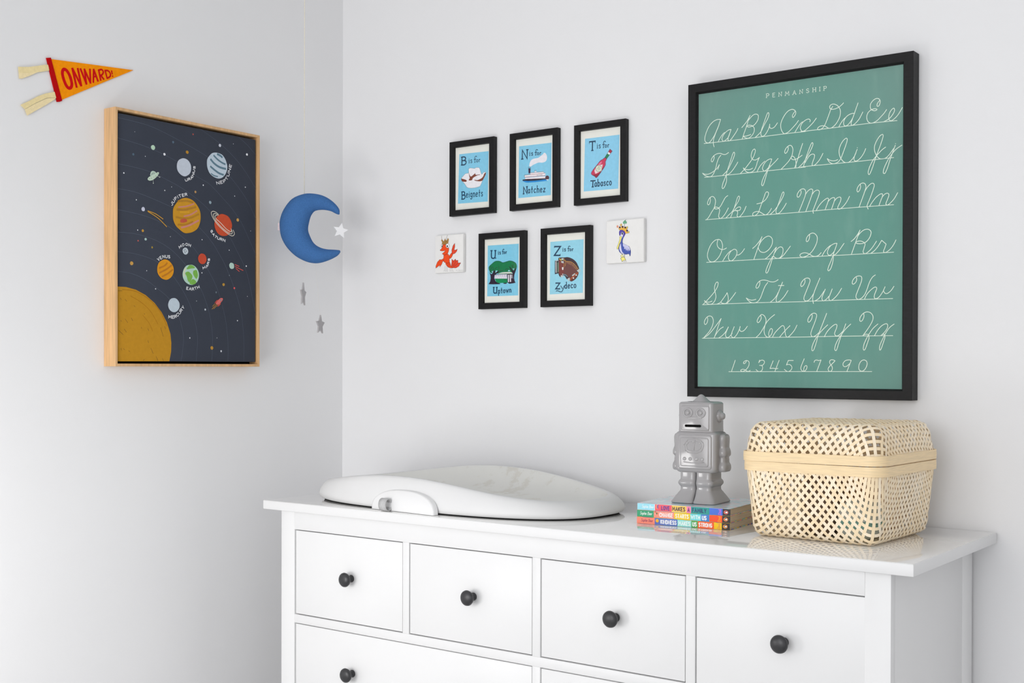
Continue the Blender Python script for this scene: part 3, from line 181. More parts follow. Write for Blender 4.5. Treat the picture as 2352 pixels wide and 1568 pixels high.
 ('lettering', (28,62,92), [('s',3.38,0,'362 1312 366 1540 517 1309 522 1537'),('s',2.7,0,'331 1313 393 1311'),('s',2.7,0,'491 1538 553 1537'),('s',1.65,0,'602 1444 600 1377'),('s',1.32,0,'592 1444 611 1444'),('s',1.32,0,'590 1377 610 1377'),('s',1.65,0,'602 1475 602 1467'),('s',1.65,1,'696 1434 680 1447 657 1440 657 1422 687 1406 695 1387 675 1375 648 1386'),('s',1.65,1,'851 1489 830 1510 799 1501 790 1475 787 1372'),('s',1.32,0,'771 1372 802 1372'),('s',1.65,0,'758 1442 828 1441'),('s',1.65,2,'862 1428 845 1420 837 1399 843 1379 861 1370 879 1378 886 1398 880 1419'),('s',1.65,0,'923 1424 921 1368'),('s',1.32,0,'915 1424 931 1424'),('s',1.32,0,'914 1369 929 1368'),('s',1.65,1,'922 1403 933 1420 946 1425 956 1417'),('s',3,0,'409 415 408 590 515 415 514 591'),('s',2.4,0,'388 415 430 415'),('s',2.4,0,'492 591 535 591'),('s',2.07,2,'576 518 553 498 547 467 555 433 574 422 596 439 605 473 597 507'),('s',2.07,1,'605 510 604 445 609 425'),('s',1.66,0,'596 510 615 510'),('s',2.07,0,'672 574 669 420'),('s',1.66,0,'663 574 682 574'),('s',1.66,0,'660 420 679 420'),('s',2.07,0,'649 516 698 515'),('s',2.07,1,'791 496 777 514 758 511 741 487 738 453 751 425 770 418 789 435'),('s',2.07,0,'837 588 834 417'),('s',1.66,0,'828 588 847 587'),('s',1.66,0,'824 417 843 417'),('s',2.07,1,'835 478 854 509 875 508 888 481 887 416'),('s',1.66,0,'878 416 897 415'),('s',2.07,1,'934 466 986 472 982 499 960 510 938 493 932 459 939 425 961 414 986 431'),('s',2.07,0,'1033 503 1085 502 1029 413 1086 412')]),
],
'T': [
 ('blue_card', (141,206,236), [('f',0,3,'289 1638 1290 1630 1257 323 256 336')]),
 ('bottle', (205,58,92), [('f',0,2,'476 775 658 971 749 1056 809 1076 869 1112 920 1073 890 1008 890 949 840 860 649 656 578 683')]),
 ('bottle_shade', (150,40,58), [('f',0,2,'598 729 699 754 890 940 840 860 655 664 578 688 527 727')]),
 ('bottle_shade', (232,120,150), [('f',0,2,'668 953 749 1022 789 1010 719 940')]),
 ('bottle_label', (236,214,218), [('f',0,3,'628 931 810 957 780 798 598 743 567 818')]),
 ('bottle_label', (225,226,205), [('f',0,2,'784 857 775 824 751 799 715 787 675 791 640 809 615 839 606 874 614 907 639 932 675 944 714 940 750 921 775 892')]),
 ('bottle_label', (70,120,90), [('s',0.8,2,'784 857 775 824 751 799 715 787 675 791 640 809 615 839 606 874 614 907 639 932 675 944 714 940 750 921 775 892')]),
 ('bottle_label', (80,120,95), [('s',0.8,0,'648 861 699 873 739 853'),('s',0.8,0,'668 893 699 908 729 896'),('s',0.8,0,'675 833 723 834')]),
 ('bottle_neck', (38,132,88), [('f',0,3,'869 1112 949 1206 1009 1163 926 1078')]),
 ('bottle_neck', (236,236,238), [('f',0,3,'949 1209 969 1246 1039 1200 1009 1163')]),
 ('bottle_neck', (172,50,70), [('f',0,3,'969 1246 1019 1306 1085 1251 1039 1200')]),
 ('bottle_outline', (58,45,85), [('s',0.8,2,'476 775 658 971 749 1056 809 1076 869 1112 920 1073 890 1008 890 949 840 860 649 656 578 683'),('s',0.8,0,'869 1112 1019 1309 1085 1251 926 1078')]),
 ('lettering', (28,62,92), [('s',3.12,0,'427 1548 596 1545'),('s',3.12,0,'512 1546 507 1327'),('s',2.5,0,'484 1547 540 1546'),('s',2.5,0,'479 1327 536 1326'),('s',1.2,0,'416 1556 416 1501'),('s',1.2,0,'595 1546 595 1499'),('s',1.65,0,'654 1440 653 1364'),('s',1.32,0,'645 1440 663 1440'),('s',1.32,0,'644 1364 662 1364'),('s',1.65,0,'654 1475 654 1466'),('s',1.65,1,'744 1430 728 1445 707 1436 707 1416 736 1398 744 1377 725 1363 698 1375'),('s',1.65,1,'892 1495 871 1519 842 1507 833 1478 832 1361'),('s',1.32,0,'817 1362 846 1361'),('s',1.65,0,'803 1441 870 1440'),('s',1.65,2,'903 1426 886 1417 880 1394 886 1370 902 1361 919 1370 926 1393 920 1416'),('s',1.65,0,'961 1423 960 1360'),('s',1.32,0,'954 1423 968 1423'),('s',1.32,0,'953 1360 968 1360'),('s',1.65,1,'961 1399 970 1418 983 1424 993 1415'),('s',2.88,0,'459 580 598 574'),('s',2.88,0,'528 577 522 428'),('s',2.3,0,'501 578 556 575'),('s',2.3,0,'494 429 549 426'),('s',2.2,2,'607 525 588 505 583 474 590 440 607 430 626 447 633 481 626 515'),('s',2.2,1,'633 519 633 454 638 433'),('s',1.76,0,'625 519 642 519'),('s',2.2,0,'674 601 674 430'),('s',1.76,0,'666 601 682 601'),('s',1.76,0,'665 430 682 430'),('s',2.2,2,'700 525 681 505 674 477 681 443 700 430 717 447 724 477 717 512'),('s',2.2,2,'784 525 765 505 760 474 767 440 784 429 803 447 810 481 803 515'),('s',2.2,1,'810 518 810 453 815 433'),('s',1.76,0,'802 518 819 518'),('s',2.2,1,'890 508 875 525 856 515 856 491 882 470 889 446 873 429 849 443'),('s',2.2,1,'973 508 961 525 945 522 930 498 928 463 940 436 956 429 973 446'),('s',2.2,2,'1036 525 1016 511 1009 477 1016 443 1036 429 1055 443 1062 477 1055 511')]),
],
'U': [
 ('blue_card', (130,203,230), [('f',0,3,'264 1667 1274 1659 1259 326 248 334')]),
 ('foliage', (24,122,74), [('f',0,2,'304 1088 330 1138 407 1185 497 1237 587 1249 676 1233 753 1199 829 1205 905 1221 993 1232 1106 1206 1182 1158 1213 1086 1207 1026 1170 967 1107 910 956 941 741 946 575 923 356 953')]),
 ('foliage_outline', (35,45,62), [('s',0.9,1,'356 953 304 1047 311 1108 407 1185 497 1237 587 1249 676 1233 753 1199 829 1205 905 1221 993 1232 1106 1206 1182 1158 1213 1086 1201 1016')]),
 ('sky_gap', (160,212,236), [('f',0,3,'924 963 962 1007 1006 959'),('f',0,3,'1075 1032 1138 1029 1113 980'),('f',0,3,'395 982 446 1000 427 934'),('f',0,3,'530 1006 594 993 524 940')]),
 ('tree_trunk', (46,32,52), [('f',0,3,'311 975 343 943 382 911 427 929 453 979 491 1008 511 997 511 926 613 992 620 941 498 885 483 805 524 722 601 678 691 656 652 640 447 643 293 654 344 719 363 799 357 881'),('f',0,3,'968 1077 1019 1055 1082 976 1120 969 1169 1022 1207 1026 1170 937 1139 868 1130 768 1145 707 1177 655 1083 644 970 638 919 676 1070 690 1108 769 1101 870 1057 942')]),
 ('tree_branch', (46,32,52), [('s',0.9,1,'459 969 446 1061 414 1113'),('s',0.9,1,'485 1008 523 1057 574 1080'),('s',0.9,1,'613 941 636 1032 632 1113'),('s',0.9,1,'600 942 677 989 766 990'),('s',0.9,1,'1006 1055 956 1088'),('s',0.9,1,'1107 1010 1088 1072 1096 1131'),('s',0.9,1,'1138 999 1176 1077'),('s',0.9,1,'969 1001 905 1030 829 1005'),('s',0.9,1,'356 1004 382 1064 369 1115'),('s',0.9,1,'1082 1072 1044 1124')]),
 ('streetcar_front', (62,46,62), [('f',0,3,'899 899 1101 890 1105 678 913 668')]),
 ('streetcar_side', (18,138,84), [('f',0,3,'496 794 906 772 913 666 614 670 550 700')]),
 ('streetcar_roof', (226,226,216), [('f',0,3,'613 919 753 945 1007 942 1069 921 1076 893 906 896 613 903')]),
 ('streetcar_roof', (90,150,120), [('s',1.1,0,'601 920 741 914 1070 895')]),
 ('streetcar_window', (226,222,236), [('f',0,3,'498 883 896 887 901 774 491 791')]),
 ('streetcar_pillar', (100,80,100), [('s',0.8,0,'546 889 546 843')]),
 ('streetcar_pillar', (196,160,170), [('s',0.5,0,'519 834 519 793')]),
 ('streetcar_pillar', (100,80,100), [('s',0.8,0,'612 889 612 840')]),
 ('streetcar_pillar', (196,160,170), [('s',0.5,0,'585 831 586 790')]),
 ('streetcar_pillar', (100,80,100), [('s',0.8,0,'678 889 679 837')]),
 ('streetcar_pillar', (196,160,170), [('s',0.5,0,'652 828 652 788')]),
 ('streetcar_pillar', (100,80,100), [('s',0.8,0,'745 889 745 834')]),
 ('streetcar_pillar', (196,160,170), [('s',0.5,0,'718 825 718 785')]),
 ('streetcar_pillar', (100,80,100), [('s',0.8,0,'811 889 811 832')]),
 ('streetcar_pillar', (196,160,170), [('s',0.5,0,'784 823 784 782')]),
 ('streetcar_pillar', (100,80,100), [('s',0.8,0,'877 889 877 829')]),
 ('streetcar_pillar', (196,160,170), [('s',0.5,0,'850 820 850 779')]),
 ('streetcar_pillar', (60,50,62), [('s',0.9,0,'493 891 896 895')]),
 ('streetcar_window', (234,230,240), [('f',0,3,'931 872 965 870 968 684 932 683'),('f',0,3,'992 874 1028 873 1035 683 997 684'),('f',0,3,'1048 872 1070 871 1072 775 1052 776')]),
 ('streetcar_wheel', (46,32,52), [('f',0,3,'780 666 896 666 881 641 795 644')]),
 ('streetcar_badge', (50,60,60), [('s',0.8,0,'811 759 843 739 868 756')]),
 ('lettering', (28,62,92), [('s',3.25,1,'391 1528 386 1385 401 1340 447 1322 493 1336 512 1381 517 1523'),('s',2.6,0,'361 1529 420 1527'),('s',2.6,0,'487 1524 546 1522'),('s',1.8,1,'503 1343 520 1322 546 1327'),('s',1.59,0,'617 1474 619 1415'),('s',1.27,0,'609 1473 624 1474'),('s',1.27,0,'612 1415 627 1416'),('s',1.59,0,'615 1501 616 1494'),('s',1.59,1,'691 1470 677 1481 660 1473 661 1458 685 1445 693 1430 678 1418 656 1426'),('s',1.59,1,'808 1527 790 1544 767 1534 761 1512 765 1422'),('s',1.27,0,'753 1421 777 1423'),('s',1.59,0,'738 1481 793 1484'),('s',1.59,2,'821 1475 807 1467 803 1449 809 1431 823 1425 836 1432 841 1451 835 1468'),('s',1.59,0,'868 1475 870 1427'),('s',1.27,0,'862 1475 874 1475'),('s',1.27,0,'864 1427 876 1427'),('s',1.59,1,'869 1457 876 1472 886 1477 894 1471'),('s',3,1,'469 563 465 456 477 422 514 409 551 420 565 453 569 560'),('s',2.4,0,'445 564 492 562'),('s',2.4,0,'546 560 592 559'),('s',1.6,1,'557 420 570 400 587 402'),('s',2.07,0,'622 478 627 350'),('s',1.66,0,'613 477 630 478'),('s',1.66,0,'618 350 635 350'),('s',2.07,2,'647 482 628 467 622 441 630 413 650 402 666 417 672 443 664 471'),('s',2.07,0,'723 533 728 405'),('s',1.66,0,'715 533 732 533'),('s',1.66,0,'720 405 737 405'),('s',2.07,0,'706 484 749 486'),('s',2.07,2,'811 488 793 476 786 447 795 419 814 408 833 421 839 449 831 477'),('s',2.07,0,'873 488 893 411 909 478 931 413 945 490'),('s',1.66,0,'865 487 882 488'),('s',1.66,0,'936 490 953 491'),('s',2.07,0,'984 492 987 415'),('s',1.66,0,'976 492 992 492'),('s',1.66,0,'979 415 995 415'),('s',2.07,1,'985 466 999 492 1019 493 1031 471 1033 417'),('s',1.66,0,'1025 417 1042 417')]),
],
'Z': [
 ('blue_card', (150,212,232), [('f',0,3,'261 1646 1266 1654 1248 326 248 318')]),
 ('accordion_bellows', (62,42,50), [('f',0,2,'510 1216 579 1236 682 1232 784 1235 875 1211 965 1169 1044 1104 1100 1018 1136 932 1123 811 1057 697 944 627 877 627 843 664 763 686 717 754 649 785 581 740 512 838 522 1083')]),
 ('accordion_bellows', (108,64,60), [('f',0,2,'676 1132 739 1129 875 1108 943 1072 1033 993 1106 919 1090 869 944 781 854 720 786 751 717 805 660 813 671 982')]),
 ('accordion_body', (124,58,52), [('f',0,3,'516 1178 602 1154 682 1103 677 802 604 749 514 847 522 1045')]),
 ('accordion_keys', (44,40,52), [('f',0,3,'402 1163 488 1179 513 1157 523 842 403 822')]),
 ('accordion_keys', (238,238,240), [('f',0,3,'425 1133 451 1134 454 859 431 858')]),
 ('accordion_keys', (214,220,220), [('f',0,3,'419 1162 488 1173 505 1159 425 1144')]),
 ('accordion_keys', (90,60,60), [('s',0.35,0,'426 1114 451 1114'),('s',0.35,0,'426 1088 451 1087'),('s',0.35,0,'426 1061 451 1061'),('s',0.35,0,'426 1035 451 1034'),('s',0.35,0,'426 1008 451 1008'),('s',0.35,0,'426 982 452 981'),('s',0.35,0,'426 955 452 955'),('s',0.35,0,'426 929 452 928'),('s',0.35,0,'427 902 452 902'),('s',0.35,0,'427 876 452 875')]),
 ('accordion_panel', (118,140,122), [('f',0,3,'474 1123 522 1102 525 894 482 849')]),
 ('accordion_panel', (50,70,62), [('s',0.5,0,'476 1095 522 1117'),('s',0.5,0,'477 1069 522 1091'),('s',0.5,0,'477 1044 522 1066'),('s',0.5,0,'477 1018 522 1040'),('s',0.5,0,'477 992 523 1015'),('s',0.5,0,'477 967 523 989'),('s',0.5,0,'477 941 523 964'),('s',0.5,0,'477 916 523 938'),('s',0.5,0,'477 890 523 913')]),
 ('accordion_end', (162,78,48), [('f',0,3,'876 709 1056 842 1112 840 1121 802 1057 711 944 641 882 639 860 673')]),
 ('accordion_end', (96,44,34), [('f',0,3,'905 675 1112 812 1118 788 1057 711 944 641 888 641')]),
 ('accordion_trim', (226,170,72), [('s',0.8,1,'682 1207 739 1136 875 1117 965 1071 1044 1002 1112 919'),('s',0.8,1,'739 1129 730 1073 722 1012'),('s',0.8,1,'691 1084 682 1037 677 977'),('s',0.8,1,'648 1171 739 1136')]),
 ('accordion_trim', (232,180,110), [('s',0.7,0,'784 1131 785 1080'),('s',0.7,0,'830 1124 823 1059'),('s',0.7,0,'875 1113 857 1046'),('s',0.7,0,'920 1094 892 1032'),('s',0.7,0,'965 1069 932 1005'),('s',0.7,0,'999 1043 966 982'),('s',0.7,0,'1033 1010 994 955'),('s',0.7,0,'1062 980 1024 933'),('s',0.7,0,'1092 948 1047 915')]),
 ('accordion_fitting', (192,198,196), [('f',0,3,'591 1144 671 1142 673 1083 602 1105'),('f',0,3,'586 787 660 786 649 738 583 744'),('f',0,3,'786 694 854 720 867 672 822 620'),('f',0,3,'1067 886 1143 922 1185 874 1126 830'),('f',0,3,'921 771 1011 825 1025 800 946 749'),('f',0,3,'596 1211 665 1219 671 1170 608 1173')]),
 ('accordion_fitting', (226,206,70), [('s',2.2,0,'545 1203 602 1166')]),
 ('accordion_button', (236,236,236), [('f',0,2,'670 967 668 959 661 952 651 948 640 949 629 953 622 961 620 970 622 979 629 986 639 989 651 989 661 984 668 977'),('f',0,2,'666 935 664 927 658 922 650 919 641 919 632 923 627 929 625 937 627 944 632 949 641 952 650 952 658 948 664 942'),('f',0,2,'659 813 658 808 654 804 649 802 643 802 637 805 633 809 632 814 633 819 637 822 642 824 649 824 654 822 658 818'),('f',0,2,'1073 771 1071 764 1066 758 1058 756 1049 756 1040 760 1035 766 1033 773 1035 780 1040 786 1048 789 1057 788 1066 785 1071 779'),('f',0,2,'989 702 987 695 982 689 973 686 964 686 956 690 951 696 949 704 951 711 956 716 964 719 973 719 981 715 987 709')]),
 ('accordion_trim', (110,140,150), [('s',2.2,1,'660 808 734 790 786 746')]),
 ('lettering', (28,62,92), [('s',3.62,0,'407 1519 573 1511 390 1299 567 1290'),('s',1.6,0,'389 1532 389 1492'),('s',1.6,0,'567 1326 567 1284'),('s',1.71,0,'650 1446 649 1386'),('s',1.37,0,'641 1446 658 1446'),('s',1.37,0,'641 1386 658 1386'),('s',1.71,0,'650 1473 650 1466'),('s',1.71,1,'733 1438 719 1450 699 1443 699 1427 726 1413 733 1397 716 1386 691 1395'),('s',1.71,1,'870 1490 850 1508 823 1499 815 1477 815 1385'),('s',1.37,0,'801 1385 828 1385'),('s',1.71,0,'788 1447 850 1447'),('s',1.71,2,'881 1436 865 1429 859 1411 865 1392 880 1385 896 1392 902 1410 896 1429'),('s',1.71,0,'934 1434 934 1385'),('s',1.37,0,'927 1434 941 1434'),('s',1.37,0,'927 1385 941 1385'),('s',1.71,1,'934 1416 943 1430 955 1435 963 1428'),('s',3.12,0,'442 597 557 593 433 452 557 447'),('s',1.4,0,'432 610 432 581'),('s',1.4,0,'553 473 553 440'),('s',2.2,0,'759 609 762 454'),('s',1.76,0,'749 609 768 610'),('s',1.76,0,'753 454 772 454'),('s',2.2,2,'731 540 713 524 706 496 715 466 733 454 754 470 761 498 753 529'),('s',2.2,1,'806 502 856 509 850 534 829 543 808 527 803 496 812 465 833 456 857 472'),('s',2.2,1,'947 530 934 545 915 542 900 520 898 489 912 464 931 458 949 474'),('s',2.2,2,'1015 547 994 534 987 503 996 472 1017 460 1038 473 1045 505 1036 535'),('s',1.9,1,'587 521 639 448'),('s',1.9,1,'690 519 656 431 616 376 559 378 490 402 444 394')]),
],
'cr': [
 ('crawfish_leg', (90,90,95), [('s',0.5,1,'370 191 345 133 346 65 307 52'),('s',0.5,1,'404 167 394 108 404 55 365 42'),('s',0.5,1,'438 151 443 91 448 46 424 35'),('s',0.5,1,'540 116 526 50 555 41'),('s',0.5,1,'579 114 569 48 590 39'),('s',0.5,1,'617 109 617 45 661 36')]),
 ('crawfish_tail', (240,78,30), [('f',0,2,'384 266 510 282 549 220 569 175 608 150 627 120 530 128 452 158 394 220')]),
 ('crawfish_tail_outline', (72,30,30), [('s',0.7,2,'384 266 510 282 549 220 569 175 608 150 627 120 530 128 452 158 394 220'),('s',0.5,1,'413 242 530 251'),('s',0.5,1,'433 203 544 213'),('s',0.5,1,'472 160 569 175')]),
 ('crawfish_fan', (226,72,44), [('f',0,3,'578 196 593 278 595 360 651 308 723 355 744 313 809 319 811 245 905 244 838 154 743 114 637 123 588 151')]),
 ('crawfish_fan_outline', (72,30,30), [('s',0.7,3,'578 196 593 278 595 360 651 308 723 355 744 313 809 319 811 245 905 244 838 154 743 114 637 123 588 151'),('s',0.6,1,'588 189 651 305'),('s',0.6,1,'617 172 694 228 744 313'),('s',0.6,1,'646 148 752 203 811 245')]),
 ('crawfish_arm', (240,78,30), [('f',0,2,'510 446 587 524 628 477 568 391 515 382')]),
 ('crawfish_arm_outline', (72,30,30), [('s',0.7,2,'510 446 587 524 628 477 568 391 515 382')]),
 ('crawfish_claw', (228,74,46), [('f',0,3,'597 524 592 606 635 715 697 779 702 689 674 594 741 598 789 617 761 552 703 507 616 485')]),
 ('crawfish_claw_outline', (72,30,30), [('s',0.7,3,'597 524 592 606 635 715 697 779 702 689 674 594 741 598 789 617 761 552 703 507 616 485')]),
 ('crawfish_claw', (240,78,30), [('f',0,3,'311 393 237 359 169 366 90 303 36 200 37 139 120 188 184 215 171 160 247 242 277 316 311 314')]),
 ('crawfish_claw_outline', (72,30,30), [('s',0.7,3,'311 393 237 359 169 366 90 303 36 200 37 139 120 188 184 215 171 160 247 242 277 316 311 314')]),
 ('crawfish_body', (240,78,30), [('f',0,2,'320 486 452 502 505 446 512 371 506 275 384 273 326 298 308 382 315 456')]),
 ('crawfish_body_outline', (72,30,30), [('s',0.7,2,'320 486 452 502 505 446 512 371 506 275 384 273 326 298 308 382 315 456')]),
 ('crawfish_antenna', (96,66,50), [('s',0.7,1,'236 1001 238 941 270 864 314 771'),('s',0.7,1,'450 1014 421 967 404 878 373 775')]),
 ('crown', (168,126,66), [('f',0,3,'246 768 258 835 224 882 246 918 285 874 314 850 339 882 363 926 387 875 421 870 460 935 491 895 470 792 392 758 334 769')]),
 ('crown_outline', (96,72,40), [('s',0.5,1,'246 768 258 835 224 882'),('s',0.5,1,'285 874 314 850 363 926'),('s',0.5,1,'387 875 412 825 460 935'),('s',0.5,1,'304 847 310 779'),('s',0.5,1,'373 865 363 776')]),
 ('crawfish_eye', (238,238,240), [('f',0,2,'276 725 273 709 263 696 249 690 234 691 219 699 210 712 206 729 209 745 219 757 233 764 249 763 263 755 273 741')]),
 ('crawfish_eye_outline', (60,60,70), [('s',0.5,2,'276 725 273 709 263 696 249 690 234 691 219 699 210 712 206 729 209 745 219 757 233 764 249 763 263 755 273 741')]),
 ('crawfish_pupil', (20,20,28), [('f',0,2,'270 721 268 714 263 708 256 705 248 705 241 709 236 715 234 723 236 731 241 737 248 740 256 740 263 736 268 729')]),
 ('crawfish_head', (240,78,30), [('f',0,2,'285 760 373 760 402 706 461 673 492 653 488 597 456 524 403 495 335 484 266 515 281 533 335 564 364 607 315 595 227 600 183 621 227 649 256 692 280 724')]),
 ('crawfish_head_outline', (72,30,30), [('s',0.7,2,'285 760 373 760 402 706 461 673 492 653 488 597 456 524 403 495 335 484 266 515 281 533 335 564 364 607 315 595 227 600 183 621 227 649 256 692 280 724')]),
 ('crawfish_eye', (238,238,240), [('f',0,2,'511 722 505 698 488 678 463 668 435 670 410 683 393 704 387 730 393 755 410 774 435 784 463 782 488 769 505 748')]),
 ('crawfish_eye_outline', (60,60,70), [('s',0.6,2,'511 722 505 698 488 678 463 668 435 670 410 683 393 704 387 730 393 755 410 774 435 784 463 782 488 769 505 748')]),
 ('crawfish_pupil', (20,20,28), [('f',0,2,'463 712 460 702 454 694 445 689 434 690 425 695 418 704 416 714 418 725 425 733 434 737 444 736 454 731 460 722')]),
 ('signature', (120,120,125), [('s',0.35,1,'738 44 757 58 772 42 800 52'),('s',0.35,1,'834 39 839 58 858 38 882 52 901 36 925 43 992 43')]),
],
'pe': [
 ('pelican_leg', (120,110,60), [('s',1.4,0,'523 203 523 130'),('s',1.4,0,'468 218 464 191')]),
 ('pelican_foot', (244,238,165), [('f',0,3,'410 171 450 207 487 186 498 147 441 146')]),
 ('pelican_foot_outline', (90,80,50), [('s',0.5,3,'410 171 450 207 487 186 498 147 441 146')]),
 ('pelican_foot', (246,236,130), [('f',0,3,'414 112 460 141 496 148 527 130 568 58 514 65 455 33 442 80')]),
 ('pelican_foot_outline', (60,56,40), [('s',0.8,3,'414 112 460 141 496 148 527 130 568 58 514 65 455 33 442 80')]),
 ('pelican_body', (76,94,176), [('f',0,2,'430 804 498 788 552 735 539 678 494 611 472 550 472 488 522 455 594 419 657 385 693 314 702 244 683 156 653 210 568 205 514 219 441 231 377 292 364 378 395 462 431 529 442 591 431 653 390 671 376 719 380 773')]),
 ('pelican_body_outline', (48,44,90), [('s',0.8,2,'430 804 498 788 552 735 539 678 494 611 472 550 472 488 522 455 594 419 657 385 693 314 702 244 683 156 653 210 568 205 514 219 441 231 377 292 364 378 395 462 431 529 442 591 431 653 390 671 376 719 380 773')]),
 ('pelican_head', (90,76,166), [('f',0,2,'376 719 378 773 430 803 498 788 552 735 539 678 496 615 485 681 430 684 392 675')]),
 ('pelican_face', (222,218,238), [('f',0,2,'421 693 435 734 462 750 492 723 489 681 479 647 458 613 438 583 431 638 403 655')]),
 ('pelican_belly', (216,214,238), [('f',0,2,'420 476 430 413 441 335 468 264 512 225 450 234 405 292 379 362 393 431')]),
 ('pelican_wing', (206,206,236), [('f',0,3,'481 479 558 437 630 406 673 361 689 306 657 277 646 324 623 271 603 322 578 289 558 340 524 331 513 385 484 410')]),
 ('pelican_feather', (90,100,180), [('s',0.6,1,'522 385 500 348'),('s',0.6,1,'567 367 545 322'),('s',0.6,1,'603 357 585 304'),('s',0.6,1,'639 340 632 278')]),
 ('pelican_eye', (30,36,44), [('f',0,2,'482 714 480 701 475 691 467 685 458 686 450 692 444 703 442 717 444 730 450 741 458 746 466 746 474 739 480 728')]),
 ('pelican_eye', (220,225,230), [('f',0,2,'477 728 477 725 475 723 473 721 470 722 467 723 465 726 465 729 465 732 467 734 470 735 472 735 475 733 477 731')]),
 ('pelican_beak', (244,232,128), [('f',0,2,'390 640 449 633 431 576 395 485 359 379 350 344 318 350 315 389 341 442 368 510 390 586')]),
 ('pelican_beak_outline', (110,105,60), [('s',0.6,2,'390 640 449 633 431 576 395 485 359 379 350 344 318 350 315 389 341 442 368 510 390 586')]),
 ('crown', (240,186,82), [('f',0,3,'380 804 357 863 389 869 403 845 421 848 430 909 466 848 502 850 520 887 534 832 565 834 592 856 611 827 579 791 611 735 656 723 611 710 557 707 530 763 466 802')]),
 ('crown_outline', (130,90,50), [('s',0.5,3,'380 804 357 863 389 869 403 845 421 848 430 909 466 848 502 850 520 887 534 832 565 834 592 856 611 827 579 791 611 735 656 723 611 710 557 707 530 763 466 802')]),
 ('crown_jewel', (66,44,66), [('f',0,2,'415 867 413 858 407 850 399 847 389 847 380 852 374 860 372 870 374 880 380 887 389 891 398 890 407 885 413 877'),('f',0,2,'497 874 494 863 488 855 479 851 468 852 459 857 452 866 450 877 452 887 459 895 468 899 478 898 488 893 494 884'),('f',0,2,'571 852 569 842 563 835 554 831 544 832 536 837 530 845 528 854 530 864 536 871 544 875 554 874 563 870 569 861'),('f',0,2,'623 774 621 764 615 756 605 752 595 752 585 758 579 767 576 777 579 787 585 795 595 799 605 799 614 793 621 785')]),
 ('crown_tip', (226,150,122), [('f',0,2,'354 891 351 878 344 867 334 862 323 863 312 869 305 881 303 894 305 907 312 918 322 923 334 922 344 916 351 904')]),
 ('crown_tip', (232,190,90), [('f',0,3,'392 915 430 957 457 932 441 899')]),
 ('crown_tip_outline', (140,100,50), [('s',0.5,3,'392 915 430 957 457 932 441 899')]),
 ('crown_tip', (222,196,96), [('f',0,2,'621 851 619 842 612 834 604 830 594 831 586 836 580 844 578 854 580 865 586 872 594 876 604 876 612 870 618 862')]),
 ('crown_tip_outline', (120,105,50), [('s',0.5,2,'621 851 619 842 612 834 604 830 594 831 586 836 580 844 578 854 580 865 586 872 594 876 604 876 612 870 618 862')]),
 ('crown_tip', (222,196,96), [('f',0,2,'662 734 659 724 653 717 645 713 635 713 627 718 621 726 619 737 621 747 627 755 635 759 645 758 653 753 659 745')]),
 ('crown_tip_outline', (120,105,50), [('s',0.5,2,'662 734 659 724 653 717 645 713 635 713 627 718 621 726 619 737 621 747 627 755 635 759 645 758 653 753 659 745')]),
 ('crown_leaf', (60,90,80), [('s',0.7,1,'518 872 525 910 529 949')]),
 ('crown_leaf', (112,172,134), [('f',0,2,'540 973 537 959 529 948 517 943 505 943 493 950 485 962 482 977 485 990 493 1001 504 1007 517 1006 529 999 537 987'),('f',0,2,'592 974 589 960 581 949 570 944 557 944 545 952 537 963 534 978 537 992 545 1002 557 1008 569 1007 581 1000 589 988'),('f',0,2,'565 993 562 979 554 968 543 962 530 963 518 970 510 982 507 996 510 1010 518 1021 530 1027 542 1026 554 1019 562 1007')]),
 ('crown_leaf', (60,110,84), [('s',1,1,'540 998 551 1024 567 1043')]),
 ('signature', (110,110,115), [('s',0.4,1,'492 35 514 22 523 37 541 21 559 34 577 23 597 27')]),
],
'flag': [
 ('felt', (250,150,10), [('f',0,3,'76 965 1158 1056 2310 1149 1328 616 356 81 203 506')]),
 ('band', (186,8,16), [('f',0,3,'-27 968 84 996 100 945 373 65 308 33 244 19 220 107')]),
 ('tie', (238,220,168), [('f',0,3,'-717 629 -472 674 -239 746 -83 800 20 823 44 694 -239 601 -472 539 -702 497')]),
 ('tie', (240,222,176), [('f',0,3,'-702 500 -472 539 -239 604 -441 483 -625 386 -696 375')]),
 ('tie', (238,220,168), [('f',0,3,'175 235 216 106 -11 66 -302 -106 -564 -285 -664 -207 -441 -75 -239 61 -43 160')]),
 ('tie', (240,222,176), [('f',0,3,'211 100 187 70 -83 -132 -302 -277 -506 -419 -561 -290 -302 -113 -11 57')]),
 ('lettering', (205,16,22), [('s',7.5,2,'416 795 494 782 579 665 625 514 609 423 546 390 478 443 413 575 381 713'),('s',5.6,0,'638 862 752 450'),('s',5.4,0,'641 860 870 504'),('s',5.2,0,'782 886 876 505'),('s',5.2,0,'853 893 1013 569'),('s',4.6,0,'1013 569 956 906'),('s',4.8,0,'956 906 1119 614'),('s',4.8,0,'1119 614 1104 935'),('s',4.6,0,'1195 643 1205 951'),('s',4.8,0,'1205 951 1321 696'),('s',3.8,0,'1202 773 1280 807'),('s',4.4,0,'1338 966 1396 730'),('s',4,1,'1342 959 1422 987 1465 939 1434 871 1376 844'),('s',4.4,0,'1393 851 1479 770'),('s',4,0,'1513 990 1572 808'),('s',3.8,1,'1513 984 1595 994 1655 946 1652 871 1572 811'),('s',3.4,0,'1692 1013 1711 939'),('s',3.6,0,'1718 898 1722 884')]),
],
'b1': [
 ('spine_panel', (150,220,236), [('f',0,3,'6 294 393 294 393 428 6 428')]),
 ('spine_panel', (214,232,236), [('f',0,3,'393 294 410 294 410 428 393 428')]),
 ('spine_panel', (240,80,96), [('f',0,3,'410 294 792 294 792 428 410 428')]),
